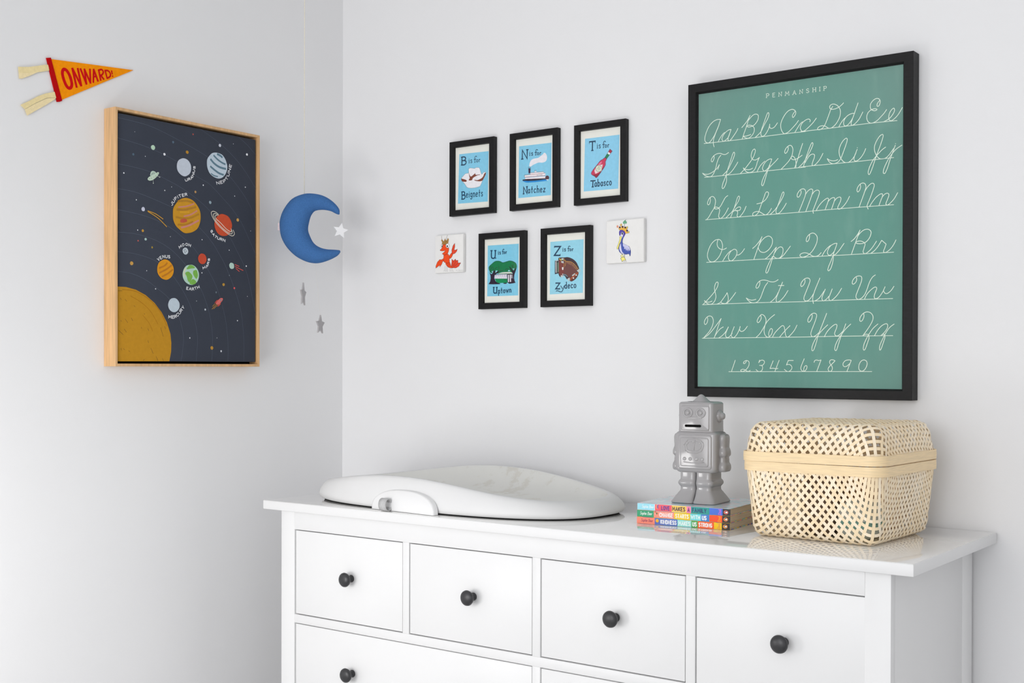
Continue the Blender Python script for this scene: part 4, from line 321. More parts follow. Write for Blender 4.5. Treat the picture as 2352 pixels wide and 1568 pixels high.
 ('spine_panel', (252,206,92), [('f',0,3,'792 294 1124 294 1124 428 792 428')]),
 ('spine_panel', (246,132,170), [('f',0,3,'1124 294 1222 294 1222 428 1124 428')]),
 ('spine_panel', (24,152,145), [('f',0,3,'1222 294 1626 294 1626 428 1222 428')]),
 ('spine_panel', (66,112,216), [('f',0,3,'1626 294 1913 294 1913 428 1626 428')]),
 ('spine_panel', (22,20,22), [('f',0,3,'1913 294 2081 294 2081 428 1913 428')]),
 ('lettering', (240,248,250), [('s',0.62,1,'143 390 140 398 133 400 123 394 119 384 122 375 133 368 137 357 131 345 121 340 114 343 110 351'),('s',0.62,2,'158 374 149 369 144 357 144 345 151 340 159 345 165 357 165 369'),('s',0.62,0,'176 372 164 318'),('s',0.62,2,'186 374 177 368 172 357 172 345 179 340 187 346 192 357 192 369'),('s',0.62,0,'209 400 196 340'),('s',0.62,1,'200 362 209 372 217 372 220 363 215 340'),('s',0.62,0,'230 371 223 340'),('s',0.62,0,'233 386 233 382'),('s',0.62,1,'236 358 255 360 255 370 248 374 239 368 235 356 235 344 242 340 252 346'),('s',0.62,0,'278 340 291 400'),('s',0.62,1,'291 400 305 400 313 393 310 381 299 373 285 372'),('s',0.62,1,'285 372 301 372 310 364 306 348 294 340 278 340'),('s',0.62,1,'316 358 334 360 335 370 328 374 319 368 314 356 314 344 321 340 331 346'),('s',0.62,1,'342 358 361 360 361 370 354 374 345 368 340 356 340 344 347 340 357 346'),('s',0.62,0,'371 372 364 340'),('s',0.62,1,'369 360 375 370 382 373 385 369')]),
 ('lettering', (78,48,142), [('s',1.75,0,'561 398 561 324 587 324'),('s',1.75,2,'623 398 611 388 605 361 611 334 623 324 636 334 642 361 636 388'),('s',1.75,0,'659 398 677 324 694 398'),('s',1.75,0,'739 398 711 398 711 324 739 324'),('s',1.75,0,'711 362 735 362')]),
 ('lettering', (62,26,54), [('s',1.75,0,'809 324 813 398 834 346 856 398 860 324'),('s',1.75,0,'881 324 902 398 923 324'),('s',1.75,0,'890 351 914 351'),('s',1.75,0,'944 324 944 398'),('s',1.75,0,'978 398 945 355'),('s',1.75,0,'955 367 979 324'),('s',1.75,0,'1032 398 1000 398 1000 324 1032 324'),('s',1.75,0,'1000 362 1027 362'),('s',1.75,1,'1085 386 1078 395 1068 398 1056 391 1054 379 1062 367 1078 358 1087 345 1082 330 1069 324 1059 328 1053 337')]),
 ('lettering', (86,30,112), [('s',1.75,0,'1153 324 1170 398 1186 324'),('s',1.75,0,'1160 351 1179 351')]),
 ('lettering', (22,62,112), [('s',1.75,0,'1286 398 1254 398 1254 324'),('s',1.75,0,'1254 362 1281 362'),('s',1.75,0,'1306 324 1328 398 1349 324'),('s',1.75,0,'1315 351 1340 351'),('s',1.75,0,'1369 324 1373 398 1395 346 1417 398 1421 324'),('s',1.75,0,'1443 324 1443 398'),('s',1.75,0,'1466 398 1466 324 1497 324'),('s',1.75,0,'1517 398 1537 361 1556 398'),('s',1.75,0,'1537 361 1537 324')]),
 ('publisher_mark', (232,108,98), [('f',0,2,'2034 361 2030 376 2019 389 2004 397 1985 400 1966 397 1950 389 1940 376 1936 361 1940 346 1950 333 1966 325 1985 322 2004 325 2019 333 2030 346')]),
 ('publisher_mark', (40,34,36), [('f',0,2,'1957 365 1973 383 1995 385 2017 377 2019 345 1995 339 1969 345')]),
 ('publisher_mark', (250,246,240), [('f',0,2,'1963 361 1985 372 2011 378 2014 348 1985 349')]),
 ('lettering', (196,112,222), [('s',1.1,0,'1877 310 1823 310'),('s',1.1,1,'1823 310 1824 324 1833 337 1850 341 1866 337 1875 324 1877 310'),('s',1.1,0,'1848 357 1877 357'),('s',1.1,0,'1835 357 1839 357'),('s',1.1,2,'1846 382 1853 374 1862 372 1873 375 1877 382 1871 391 1860 394 1850 391'),('s',1.1,1,'1848 394 1869 394 1875 396'),('s',1.1,0,'1823 410 1877 410')]),
 ('spine_drawing', (250,190,120), [('s',1.1,1,'462 425 447 403 442 379 448 353 464 330')]),
 ('spine_drawing', (120,130,170), [('s',1,1,'475 418 464 400 462 380 466 360 476 346')]),
 ('spine_drawing', (70,80,190), [('s',1.2,1,'489 417 481 400 479 381 482 366 489 354')]),
],
'b2': [
 ('spine_panel', (16,154,106), [('f',0,3,'-1 150 384 150 384 286 -1 286')]),
 ('spine_panel', (250,150,126), [('f',0,3,'384 150 846 150 846 286 384 286')]),
 ('spine_panel', (246,206,28), [('f',0,3,'846 150 1204 150 1204 286 846 286')]),
 ('spine_panel', (100,218,224), [('f',0,3,'1204 150 1440 150 1440 286 1204 286')]),
 ('spine_panel', (66,134,206), [('f',0,3,'1440 150 1627 150 1627 286 1440 286')]),
 ('spine_panel', (255,82,30), [('f',0,3,'1627 150 1904 150 1904 286 1627 286')]),
 ('spine_panel', (24,22,24), [('f',0,3,'1904 150 2078 150 2078 286 1904 286')]),
 ('lettering', (240,250,244), [('s',0.62,1,'103 246 100 254 93 256 82 250 78 240 82 231 93 224 97 213 91 201 80 196 73 199 70 207'),('s',0.62,2,'118 230 109 225 104 213 104 201 111 196 120 201 126 213 125 225'),('s',0.62,0,'136 228 124 174'),('s',0.62,2,'147 230 138 224 132 213 133 201 140 196 148 202 153 213 153 225'),('s',0.62,0,'170 256 157 196'),('s',0.62,1,'162 218 170 228 178 228 181 219 176 196'),('s',0.62,0,'192 227 185 196'),('s',0.62,0,'195 242 194 238'),('s',0.62,1,'198 214 217 216 217 226 210 230 201 224 196 212 197 200 204 196 214 202'),('s',0.62,0,'240 196 253 256'),('s',0.62,1,'253 256 268 256 276 249 273 237 262 229 247 228'),('s',0.62,1,'247 228 264 228 273 220 269 204 257 196 240 196'),('s',0.62,1,'279 214 298 216 298 226 291 230 282 224 277 212 278 200 285 196 295 202'),('s',0.62,1,'305 214 325 216 325 226 318 230 308 224 304 212 304 200 311 196 321 202'),('s',0.62,0,'336 228 329 196'),('s',0.62,1,'333 216 340 226 346 229 350 225')]),
 ('lettering', (252,240,238), [('s',1.75,1,'550 242 543 251 534 254 523 242 517 217 523 192 534 180 543 183 550 193'),('s',1.75,0,'569 180 569 254'),('s',1.75,0,'604 180 604 254'),('s',1.75,0,'569 217 604 217'),('s',1.75,0,'622 180 641 254 659 180'),('s',1.75,0,'630 207 651 207'),('s',1.75,0,'677 180 677 254 712 180 712 254'),('s',1.75,1,'763 242 756 251 747 254 735 242 730 217 735 192 747 180 758 184 764 195'),('s',1.75,0,'764 193 764 214 750 214'),('s',1.75,0,'813 254 784 254 784 180 813 180'),('s',1.75,0,'784 218 808 218')]),
 ('lettering', (255,248,224), [('s',1.75,1,'908 242 902 251 893 254 883 247 881 235 887 223 902 214 909 201 905 186 894 180 885 184 880 193'),('s',1.75,0,'928 254 961 254'),('s',1.75,0,'944 254 944 180'),('s',1.75,0,'979 180 998 254 1016 180'),('s',1.75,0,'987 207 1008 207'),('s',1.75,0,'1034 180 1034 254'),('s',1.75,1,'1034 254 1052 254 1063 244 1063 227 1052 217 1034 216'),('s',1.75,0,'1049 217 1065 180'),('s',1.75,0,'1083 254 1117 254'),('s',1.75,0,'1100 254 1100 180'),('s',1.75,1,'1163 242 1157 251 1148 254 1138 247 1136 235 1143 223 1157 214 1165 201 1161 186 1149 180 1140 184 1135 193')]),
 ('lettering', (236,252,252), [('s',1.75,0,'1224 254 1237 180 1251 239 1264 180 1278 254'),('s',1.75,0,'1300 180 1300 254'),('s',1.75,0,'1322 254 1360 254'),('s',1.75,0,'1341 254 1341 180'),('s',1.75,0,'1380 180 1380 254'),('s',1.75,0,'1418 180 1418 254'),('s',1.75,0,'1380 217 1418 217')]),
 ('lettering', (250,252,254), [('s',1.75,1,'1471 254 1471 202 1476 186 1489 180 1501 186 1506 202 1506 254'),('s',1.75,1,'1554 242 1548 251 1539 254 1528 247 1526 235 1533 223 1548 214 1556 201 1552 186 1540 180 1531 184 1525 193')]),
 ('publisher_mark', (240,136,62), [('f',0,2,'2028 218 2024 233 2014 246 1998 254 1979 257 1960 254 1945 246 1934 233 1930 218 1934 203 1945 190 1960 182 1979 179 1998 182 2014 190 2024 203')]),
 ('publisher_mark', (40,34,36), [('f',0,2,'1951 222 1967 240 1989 242 2011 234 2013 202 1989 196 1963 202')]),
 ('publisher_mark', (250,246,240), [('f',0,2,'1957 218 1979 229 2005 235 2008 205 1979 206')]),
 ('lettering', (255,168,36), [('s',1.1,0,'1868 166 1814 166'),('s',1.1,1,'1814 166 1815 180 1825 194 1841 198 1857 194 1867 180 1868 166'),('s',1.1,0,'1840 213 1868 213'),('s',1.1,0,'1827 213 1830 213'),('s',1.1,2,'1838 240 1844 231 1854 229 1865 232 1868 240 1863 248 1852 251 1841 248'),('s',1.1,1,'1840 251 1861 251 1867 253'),('s',1.1,0,'1814 268 1868 268')]),
 ('spine_drawing', (190,60,60), [('s',0.8,1,'398 278 425 285 431 267 403 256')]),
 ('spine_drawing', (240,240,236), [('f',0.8,2,'398 240 425 227 431 202 414 236')]),
 ('spine_drawing', (110,110,50), [('f',0.8,2,'436 248 464 260 469 230 448 218')]),
],
'b3': [
 ('spine_panel', (252,146,122), [('f',0,3,'-8 6 405 6 405 142 -8 142')]),
 ('spine_panel', (96,120,196), [('f',0,3,'405 6 922 6 922 142 405 142')]),
 ('spine_panel', (156,230,220), [('f',0,3,'922 6 1231 6 1231 142 922 142')]),
 ('spine_panel', (78,172,88), [('f',0,3,'1231 6 1372 6 1372 142 1231 142')]),
 ('spine_panel', (252,96,38), [('f',0,3,'1372 6 1727 6 1727 142 1372 142')]),
 ('spine_panel', (252,206,14), [('f',0,3,'1727 6 1895 6 1895 142 1727 142')]),
 ('spine_panel', (26,24,26), [('f',0,3,'1895 6 2068 6 2068 142 1895 142')]),
 ('lettering', (150,42,84), [('s',0.62,1,'126 102 122 110 115 112 105 106 101 96 105 87 116 80 120 69 114 57 103 52 96 55 93 63'),('s',0.62,2,'140 86 132 81 126 69 126 57 133 52 142 57 147 69 147 81'),('s',0.62,0,'158 84 146 30'),('s',0.62,2,'168 86 159 80 154 69 154 57 161 52 169 58 174 69 174 81'),('s',0.62,0,'191 112 178 52'),('s',0.62,1,'183 74 191 84 199 84 202 75 197 52'),('s',0.62,0,'212 83 205 52'),('s',0.62,0,'215 98 215 94'),('s',0.62,1,'218 70 237 72 237 82 230 86 221 80 217 68 217 56 224 52 234 58'),('s',0.62,0,'259 52 273 112'),('s',0.62,1,'273 112 287 112 294 105 292 93 281 85 267 84'),('s',0.62,1,'267 84 283 84 292 76 287 60 276 52 259 52'),('s',0.62,1,'297 70 316 72 316 82 309 86 300 80 296 68 296 56 303 52 313 58'),('s',0.62,1,'323 70 342 72 342 82 335 86 326 80 322 68 322 56 329 52 339 58'),('s',0.62,0,'353 84 346 52'),('s',0.62,1,'350 72 357 82 363 85 367 81')]),
 ('lettering', (246,248,252), [('s',1.75,0,'545 36 545 110'),('s',1.75,0,'575 110 546 67'),('s',1.75,0,'555 79 576 36'),('s',1.75,0,'596 36 596 110'),('s',1.75,0,'615 36 615 110 648 36 648 110'),('s',1.75,0,'666 36 666 110'),('s',1.75,1,'666 110 681 109 695 95 700 73 695 51 681 37 666 36'),('s',1.75,0,'717 36 717 110 751 36 751 110'),('s',1.75,0,'796 110 768 110 768 36 796 36'),('s',1.75,0,'768 74 792 74'),('s',1.75,1,'842 98 836 107 827 110 817 103 815 91 822 79 836 70 843 57 840 42 828 36 820 40 814 49'),('s',1.75,1,'890 98 884 107 875 110 865 103 863 91 870 79 884 70 891 57 887 42 876 36 867 40 862 49')]),
 ('lettering', (240,254,252), [('s',1.75,0,'953 36 956 110 976 58 995 110 999 36'),('s',1.75,0,'1017 36 1036 110 1055 36'),('s',1.75,0,'1025 63 1047 63'),('s',1.75,0,'1073 36 1073 110'),('s',1.75,0,'1104 110 1074 67'),('s',1.75,0,'1083 79 1105 36'),('s',1.75,0,'1152 110 1123 110 1123 36 1152 36'),('s',1.75,0,'1123 74 1147 74'),('s',1.75,1,'1198 98 1193 107 1184 110 1173 103 1171 91 1178 79 1193 70 1200 57 1196 42 1185 36 1176 40 1170 49')]),
 ('lettering', (248,252,246), [('s',1.75,1,'1260 110 1260 58 1264 42 1277 36 1289 42 1293 58 1293 110'),('s',1.75,1,'1339 98 1334 107 1325 110 1315 103 1312 91 1319 79 1334 70 1341 57 1337 42 1326 36 1317 40 1311 49')]),
 ('lettering', (255,250,246), [('s',1.75,1,'1426 98 1421 107 1412 110 1403 103 1400 91 1407 79 1421 70 1428 57 1424 42 1413 36 1405 40 1399 49'),('s',1.75,0,'1446 110 1479 110'),('s',1.75,0,'1462 110 1462 36'),('s',1.75,0,'1496 36 1496 110'),('s',1.75,1,'1496 110 1514 110 1525 100 1525 83 1514 73 1496 72'),('s',1.75,0,'1510 73 1527 36'),('s',1.75,2,'1562 110 1550 100 1544 73 1550 46 1562 36 1575 46 1580 73 1575 100'),('s',1.75,0,'1597 36 1597 110 1630 36 1630 110'),('s',1.75,1,'1679 98 1673 107 1664 110 1653 98 1648 73 1653 48 1664 36 1675 40 1680 51'),('s',1.75,0,'1680 49 1680 70 1667 70')]),
 ('publisher_mark', (244,160,72), [('f',0,2,'2019 74 2015 89 2004 102 1988 110 1970 113 1951 110 1935 102 1924 89 1921 74 1924 59 1935 46 1951 38 1970 35 1988 38 2004 46 2015 59')]),
 ('publisher_mark', (40,34,36), [('f',0,2,'1942 78 1958 96 1980 98 2002 90 2004 58 1980 52 1954 58')]),
 ('publisher_mark', (250,246,240), [('f',0,2,'1948 74 1970 85 1996 91 1999 61 1970 62')]),
 ('lettering', (238,158,80), [('s',1.1,0,'1859 22 1805 22'),('s',1.1,1,'1805 22 1806 36 1816 50 1832 54 1848 50 1858 36 1859 22'),('s',1.1,0,'1831 69 1859 69'),('s',1.1,0,'1818 69 1821 69'),('s',1.1,2,'1829 96 1835 87 1845 85 1856 88 1859 96 1854 104 1843 107 1832 104'),('s',1.1,1,'1831 107 1852 107 1858 109'),('s',1.1,0,'1805 124 1859 124')]),
 ('spine_drawing', (252,190,34), [('f',0,3,'494 89 504 102 489 107 489 123 474 118 464 131 455 118 440 123 440 107 425 102 434 89 425 76 440 72 440 55 455 61 464 47 474 61 489 55 489 72 504 76')]),
],
}
# ------------------------------------------------------------------ helpers
def lin(c):
    return tuple(((v/255.0)/12.92 if v/255.0 <= 0.04045 else ((v/255.0+0.055)/1.055)**2.4) for v in c)

def mat(name, rgb, rough=0.5, spec=0.5, noise=0.03, scale=40.0, bump=0.0, bscale=200.0, coat=0.0, stretch=None, detail=3.0):
    """Principled material, sRGB base colour with a fine procedural tone variation and relief"""
    m = bpy.data.materials.new(name); m.use_nodes = True
    nt = m.node_tree; N = nt.nodes; L = nt.links
    p = N['Principled BSDF']
    p.inputs['Roughness'].default_value = rough
    p.inputs['Specular IOR Level'].default_value = spec
    if coat: p.inputs['Coat Weight'].default_value = coat; p.inputs['Coat Roughness'].default_value = 0.015; p.inputs['Coat IOR'].default_value = 1.6
    c = lin(rgb)
    tc = N.new('ShaderNodeTexCoord'); mp = N.new('ShaderNodeMapping'); L.new(tc.outputs['Object'], mp.inputs[0])
    if stretch: mp.inputs['Scale'].default_value = stretch
    n = N.new('ShaderNodeTexNoise'); n.inputs['Scale'].default_value = scale; n.inputs['Detail'].default_value = detail
    L.new(mp.outputs[0], n.inputs['Vector'])
    r = N.new('ShaderNodeValToRGB'); r.color_ramp.elements[0].position = 0.3; r.color_ramp.elements[1].position = 0.7
    r.color_ramp.elements[0].color = tuple(max(0, v*(1-noise)) for v in c)+(1,)
    r.color_ramp.elements[1].color = tuple(min(1, v*(1+noise)) for v in c)+(1,)
    L.new(n.outputs['Fac'], r.inputs[0]); L.new(r.outputs[0], p.inputs['Base Color'])
    if bump:
        b = N.new('ShaderNodeTexNoise'); b.inputs['Scale'].default_value = bscale; b.inputs['Detail'].default_value = 2
        L.new(mp.outputs[0], b.inputs['Vector'])
        bn = N.new('ShaderNodeBump'); bn.inputs['Strength'].default_value = bump; bn.inputs['Distance'].default_value = 0.002
        L.new(b.outputs['Fac'], bn.inputs['Height']); L.new(bn.outputs[0], p.inputs['Normal'])
    return m

def link(name, me, m=None, parent=None, smooth=False):
    if m is not None: me.materials.append(m)
    if smooth:
        for p in me.polygons: p.use_smooth = True
    o = bpy.data.objects.new(name, me); COL.objects.link(o)
    if parent is not None: o.parent = parent
    return o

def from_bm(name, bm, m=None, parent=None, smooth=False, angle=None):
    me = bpy.data.meshes.new(name); bm.normal_update(); bm.to_mesh(me); bm.free()
    o = link(name, me, m, parent, smooth or angle is not None)
    if angle is not None: me.set_sharp_from_angle(angle=math.radians(angle))
    return o

def from_data(name, V, Fc, m=None, parent=None, smooth=False, angle=None):
    me = bpy.data.meshes.new(name); me.from_pydata([tuple(v) for v in V], [], [tuple(f) for f in Fc]); me.update()
    o = link(name, me, m, parent, smooth or angle is not None)
    if angle is not None: me.set_sharp_from_angle(angle=math.radians(angle))
    return o

def thing(name, label, cat, loc=(0, 0, 0), rz=0.0, group=None):
    o = bpy.data.objects.new(name, None); COL.objects.link(o)
    o.empty_display_size = 0.05
    o.location = loc; o.rotation_euler = (0, 0, rz)
    o['label'] = label; o['category'] = cat
    if group: o['group'] = group
    return o

def add_box(bm, x0, x1, y0, y1, z0, z1, bevel=0.0, seg=2):
    r = bmesh.ops.create_cube(bm, size=1.0)
    vs = r['verts']
    for v in vs:
        v.co = Vector((x0+(v.co.x+.5)*(x1-x0), y0+(v.co.y+.5)*(y1-y0), z0+(v.co.z+.5)*(z1-z0)))
    if bevel:
        es = list({e for v in vs for e in v.link_edges})
        bmesh.ops.bevel(bm, geom=es, offset=bevel, segments=seg, profile=0.5, affect='EDGES')

def box(name, x0, x1, y0, y1, z0, z1, m, parent=None, bevel=0.0015, seg=2):
    bm = bmesh.new(); add_box(bm, x0, x1, y0, y1, z0, z1, bevel, seg)
    return from_bm(name, bm, m, parent, angle=35 if bevel else None)

def lathe(name, prof, m, parent=None, n=28, axis='z', loc=(0, 0, 0)):
    V = []; Fc = []
    for r, h in prof:
        for k in range(n):
            a = 2*math.pi*k/n
            x, y, z = r*math.cos(a), r*math.sin(a), h
            if axis == 'y': x, y, z = x, -z, y        # profile height runs towards -y
            if axis == 'x': x, y, z = z, x, y
            V.append((x+loc[0], y+loc[1], z+loc[2]))
    for i in range(len(prof)-1):
        for k in range(n):
            a, b = i*n+k, i*n+(k+1) % n
            Fc.append((a, b, b+n, a+n))
    Fc.append(tuple(range(n))[::-1]); Fc.append(tuple(range((len(prof)-1)*n, len(prof)*n)))
    return from_data(name, V, Fc, m, parent, angle=40)

def catmull(pts, n=7, closed=False):
    out = []; N = len(pts)
    rng = range(N) if closed else range(N-1)
    for i in rng:
        if closed: p0, p1, p2, p3 = pts[i-1], pts[i], pts[(i+1) % N], pts[(i+2) % N]
        else: p0, p1, p2, p3 = pts[max(i-1, 0)], pts[i], pts[i+1], pts[min(i+2, N-1)]
        for k in range(n):
            t = k/n
            out.append(tuple(.5*(2*b+(-a+c)*t+(2*a-5*b+4*c-d)*t*t+(-a+3*b-3*c+d)*t**3) for a, b, c, d in zip(p0, p1, p2, p3)))
    if not closed: out.append(tuple(pts[-1]))
    return out

def tube(name, pts, rad, m, parent=None, n=8):
    V = []; Fc = []; P = [Vector(p) for p in pts]
    for i, p in enumerate(P):
        t = (P[min(i+1, len(P)-1)]-P[max(i-1, 0)]).normalized()
        a = t.orthogonal().normalized(); b = t.cross(a)
        for k in range(n):
            th = 2*math.pi*k/n
            V.append(p+a*rad*math.cos(th)+b*rad*math.sin(th))
    for i in range(len(P)-1):
        for k in range(n):
            Fc.append((i*n+k, i*n+(k+1) % n, (i+1)*n+(k+1) % n, (i+1)*n+k))
    Fc.append(tuple(range(n))[::-1]); Fc.append(tuple((len(P)-1)*n+k for k in range(n)))
    return from_data(name, V, Fc, m, parent, smooth=True)

# ---- flat print: filled patches and pen strokes, a fraction of a millimetre of ink on its sheet
INKS = {}
def ink(col, rough=0.55, spec=0.3):
    k = (tuple(col), rough)
    if k not in INKS:
        INKS[k] = mat('print_ink', col, rough, spec, noise=0.04, scale=120)
    return INKS[k]

def stroke_geo(V, Fc, pts, w, depth, closed):
    """ribbon of width w (m) along pts [(x, z)] at y=-depth"""
    P = [pts[0]]
    for p in pts[1:]:
        if math.hypot(p[0]-P[-1][0], p[1]-P[-1][1]) > 1e-6: P.append(p)
    if closed and len(P) > 2 and math.hypot(P[0][0]-P[-1][0], P[0][1]-P[-1][1]) < 1e-5: P.pop()
    n = len(P)
    if n < 2: return
    h = w/2; b = len(V)
    for i in range(n):
        if closed: a, c = P[i-1], P[(i+1) % n]
        else: a, c = P[max(i-1, 0)], P[min(i+1, n-1)]
        q = P[i]
        d1 = (q[0]-a[0], q[1]-a[1]); d2 = (c[0]-q[0], c[1]-q[1])
        l1 = math.hypot(*d1) or 1; l2 = math.hypot(*d2) or 1
        if not closed and i == 0: t = (d2[0]/l2, d2[1]/l2); k = 1
        elif not closed and i == n-1: t = (d1[0]/l1, d1[1]/l1); k = 1
        else:
            t = (d1[0]/l1+d2[0]/l2, d1[1]/l1+d2[1]/l2); lt = math.hypot(*t)
            if lt < 1e-6: t = (d1[0]/l1, d1[1]/l1); k = 1
            else:
                t = (t[0]/lt, t[1]/lt); cs = (d1[0]*t[0]+d1[1]*t[1])/l1; k = 1/max(cs, 0.45)
        e = 0.0
        x, z = q
        if not closed and i == 0: x -= t[0]*h*.5; z -= t[1]*h*.5
        if not closed and i == n-1: x += t[0]*h*.5; z += t[1]*h*.5
        y = -depth-8e-6*i/n
        V.append((x-t[1]*h*k, y, z+t[0]*h*k)); V.append((x+t[1]*h*k, y, z-t[0]*h*k))
    for i in range(n if closed else n-1):
        j = (i+1) % n
        Fc.append((b+2*i, b+2*i+1, b+2*j+1, b+2*j))

def print_layers(key, parent, depth, ox=0.0, oz=0.0, rough=0.55, spec=0.3, thick=0.0, step=2e-5):
    """PRINTS[key] -> one mesh per layer, in the parent's plane (x right, z up, facing -y)"""
    made = []
    for li, (nm, col, shapes) in enumerate(PRINTS[key]):
        V = []; Fc = []; d = depth+step*li
        for si, (kind, w, mode, s) in enumerate(shapes):
            v = [float(t)*1e-4 for t in s.split()]
            pts = [(ox+a, oz+b) for a, b in zip(v[::2], v[1::2])]
            closed = mode in (2, 3)
            if mode == 1 and len(pts) > 2: pts = catmull(pts)
            if mode == 2: pts = catmull(pts, 5, True)
            dd = d+1.5e-6*(si % 4)
            if kind == 's': stroke_geo(V, Fc, pts, w*1e-3, dd, closed)
            else:
                tri = geometry.tessellate_polygon([[Vector((p[0], p[1], 0)) for p in pts]])
                b = len(V); n = len(pts)
                V += [(p[0], -dd-thick, p[1]) for p in pts]
                for t in tri:
                    a = [pts[i] for i in t]
                    ar = (a[1][0]-a[0][0])*(a[2][1]-a[0][1])-(a[1][1]-a[0][1])*(a[2][0]-a[0][0])
                    Fc.append(tuple(b+i for i in (t if ar > 0 else t[::-1])))
                if thick:
                    V += [(p[0], -depth, p[1]) for p in pts]
                    ar = sum(pts[i-1][0]*pts[i][1]-pts[i][0]*pts[i-1][1] for i in range(n))
                    for i in range(n):
                        j = (i+1) % n
                        f = (b+i, b+n+i, b+n+j, b+j)
                        Fc.append(f if ar > 0 else f[::-1])
        made.append(from_data(nm, V, Fc, ink(col, rough, spec), parent))
    return made

def frame_mesh(name, w, h, face, lip, depth, sheet, m, parent):
    """mitred picture frame in the plane y=0 (back) .. y=-depth (front); origin lower left"""
    prof = [(0, 0), (0, -depth+.0008), (.0008, -depth), (face-.0006, -depth), (face, -depth+.0006), (face+lip, -sheet), (face+lip, 0)]
    cs = [(0, 0, 1, 1), (w, 0, -1, 1), (w, h, -1, -1), (0, h, 1, -1)]
    V = []; Fc = []
    for x, z, sx, sz in cs:
        for o, y in prof: V.append((x+sx*o, y, z+sz*o))
    n = len(prof)
    for c in range(4):
        d = (c+1) % 4
        for i in range(n):
            j = (i+1) % n
            Fc.append((c*n+i, d*n+i, d*n+j, c*n+j))
    return from_data(name, V, Fc, m, parent, angle=25)

def pane_mat(name='picture_glass', refl=0.9):
    m = bpy.data.materials.new(name); m.use_nodes = True
    nt = m.node_tree; N = nt.nodes; L = nt.links
    N.remove(N['Principled BSDF'])
    t = N.new('ShaderNodeBsdfTransparent'); t.inputs[0].default_value = (0.995, 1.0, 0.998, 1)
    g = N.new('ShaderNodeBsdfGlossy'); g.inputs['Roughness'].default_value = 0.01
    f = N.new('ShaderNodeFresnel'); f.inputs['IOR'].default_value = 1.45
    k = N.new('ShaderNodeMath'); k.operation = 'MULTIPLY'; k.inputs[1].default_value = refl
    mx = N.new('ShaderNodeMixShader'); ge = N.new('ShaderNodeNewGeometry'); bf = N.new('ShaderNodeMath'); bf.operation = 'SUBTRACT'; bf.inputs[0].default_value = refl
    L.new(ge.outputs['Backfacing'], bf.inputs[1]); bf.use_clamp = True
    L.new(f.outputs[0], k.inputs[0]); L.new(bf.outputs[0], k.inputs[1]); L.new(k.outputs[0], mx.inputs[0])
    L.new(t.outputs[0], mx.inputs[1]); L.new(g.outputs[0], mx.inputs[2])
    L.new(mx.outputs[0], N['Material Output'].inputs[0])
    return m

def struct(name, o):
    o['kind'] = 'structure'
    return o

# ------------------------------------------------------------------ materials
M_WALL = mat('wall_paint', (232, 232, 233), 0.75, 0.25, noise=0.008, scale=3, bump=0.05, bscale=350)
M_CEIL = mat('ceiling_paint', (238, 238, 238), 0.85, 0.2, noise=0.01, scale=5)
M_FLOOR = mat('floor_carpet', (206, 205, 204), 0.95, 0.1, noise=0.10, scale=60, bump=.4, bscale=300)
M_WHITE = mat('white_lacquer', (227, 227, 227), 0.42, 0.5, noise=0.006, scale=6)
M_TOP = mat('white_gloss_lacquer', (232, 231, 229), 0.04, 0.7, noise=0.006, scale=6, coat=0.85)
M_KNOB = mat('dark_iron', (46, 46, 48), 0.38, 0.5, noise=0.1, scale=90, bump=0.08, bscale=500)
M_BLACK = mat('black_wood', (21, 20, 21), 0.5, 0.25, noise=0.2, scale=60, bump=0.12, bscale=420, stretch=(1, 1, 4))
M_PAPER = mat('paper', (236, 235, 227), 0.8, 0.2, noise=0.02, scale=30)
M_PANE = pane_mat()
M_CANVAS = mat('white_canvas', (236, 235, 233), 0.85, 0.15, noise=0.015, scale=60, bump=0.15, bscale=900)

# ------------------------------------------------------------------ room
RX, RY, RH = 4.2, -4.6, 2.62
struct('wall_left', box('wall_left', -0.1, 0, RY-.1, 0.1, -0.05, RH, M_WALL, bevel=0))
struct('wall_right', box('wall_right', 0, RX+.1, 0, 0.1, -0.05, RH, M_WALL, bevel=0))
bm = bmesh.new()
add_box(bm, RX, RX+.1, RY-.1, -3.55, 0, RH); add_box(bm, RX, RX+.1, -2.25, 0, 0, RH)
add_box(bm, RX, RX+.1, -3.55, -2.25, 0, .8); add_box(bm, RX, RX+.1, -3.55, -2.25, 2.2, RH)
struct('wall_far', from_bm('wall_far', bm, M_WALL))
bm = bmesh.new()
for y in (-3.55, -2.92, -2.30): add_box(bm, RX+.02, RX+.07, y, y+.05, .8, 2.2)
for z in (.8, 2.15): add_box(bm, RX+.02, RX+.07, -3.55, -2.25, z, z+.05)
struct('fill_window', from_bm('fill_window', bm, M_WHITE))  # added window frame and wall opening, made only for the side fill
# wall behind the camera with the window the daylight comes from
bm = bmesh.new()
WX0, WX1, WZ0, WZ1 = 0.6, 2.9, 0.65, 2.35
add_box(bm, 0, WX0, RY-.1, RY, 0, RH); add_box(bm, WX1, RX, RY-.1, RY, 0, RH)
add_box(bm, WX0, WX1, RY-.1, RY, 0, WZ0); add_box(bm, WX0, WX1, RY-.1, RY, WZ1, RH)
struct('wall_back', from_bm('wall_back', bm, M_WALL))
bm = bmesh.new()
for x in (WX0, (WX0+WX1)/2-.02, WX1-.05): add_box(bm, x, x+.05, RY-.07, RY-.02, WZ0, WZ1)
for z in (WZ0, WZ1-.05): add_box(bm, WX0, WX1, RY-.07, RY-.02, z, z+.05)
struct('window_1', from_bm('window_1', bm, M_WHITE))
struct('floor', box('floor', 0, RX, RY, 0, -0.05, 0, M_FLOOR, bevel=0))
struct('ceiling', box('ceiling', 0, RX, RY, 0, RH, RH+.05, M_CEIL, bevel=0))

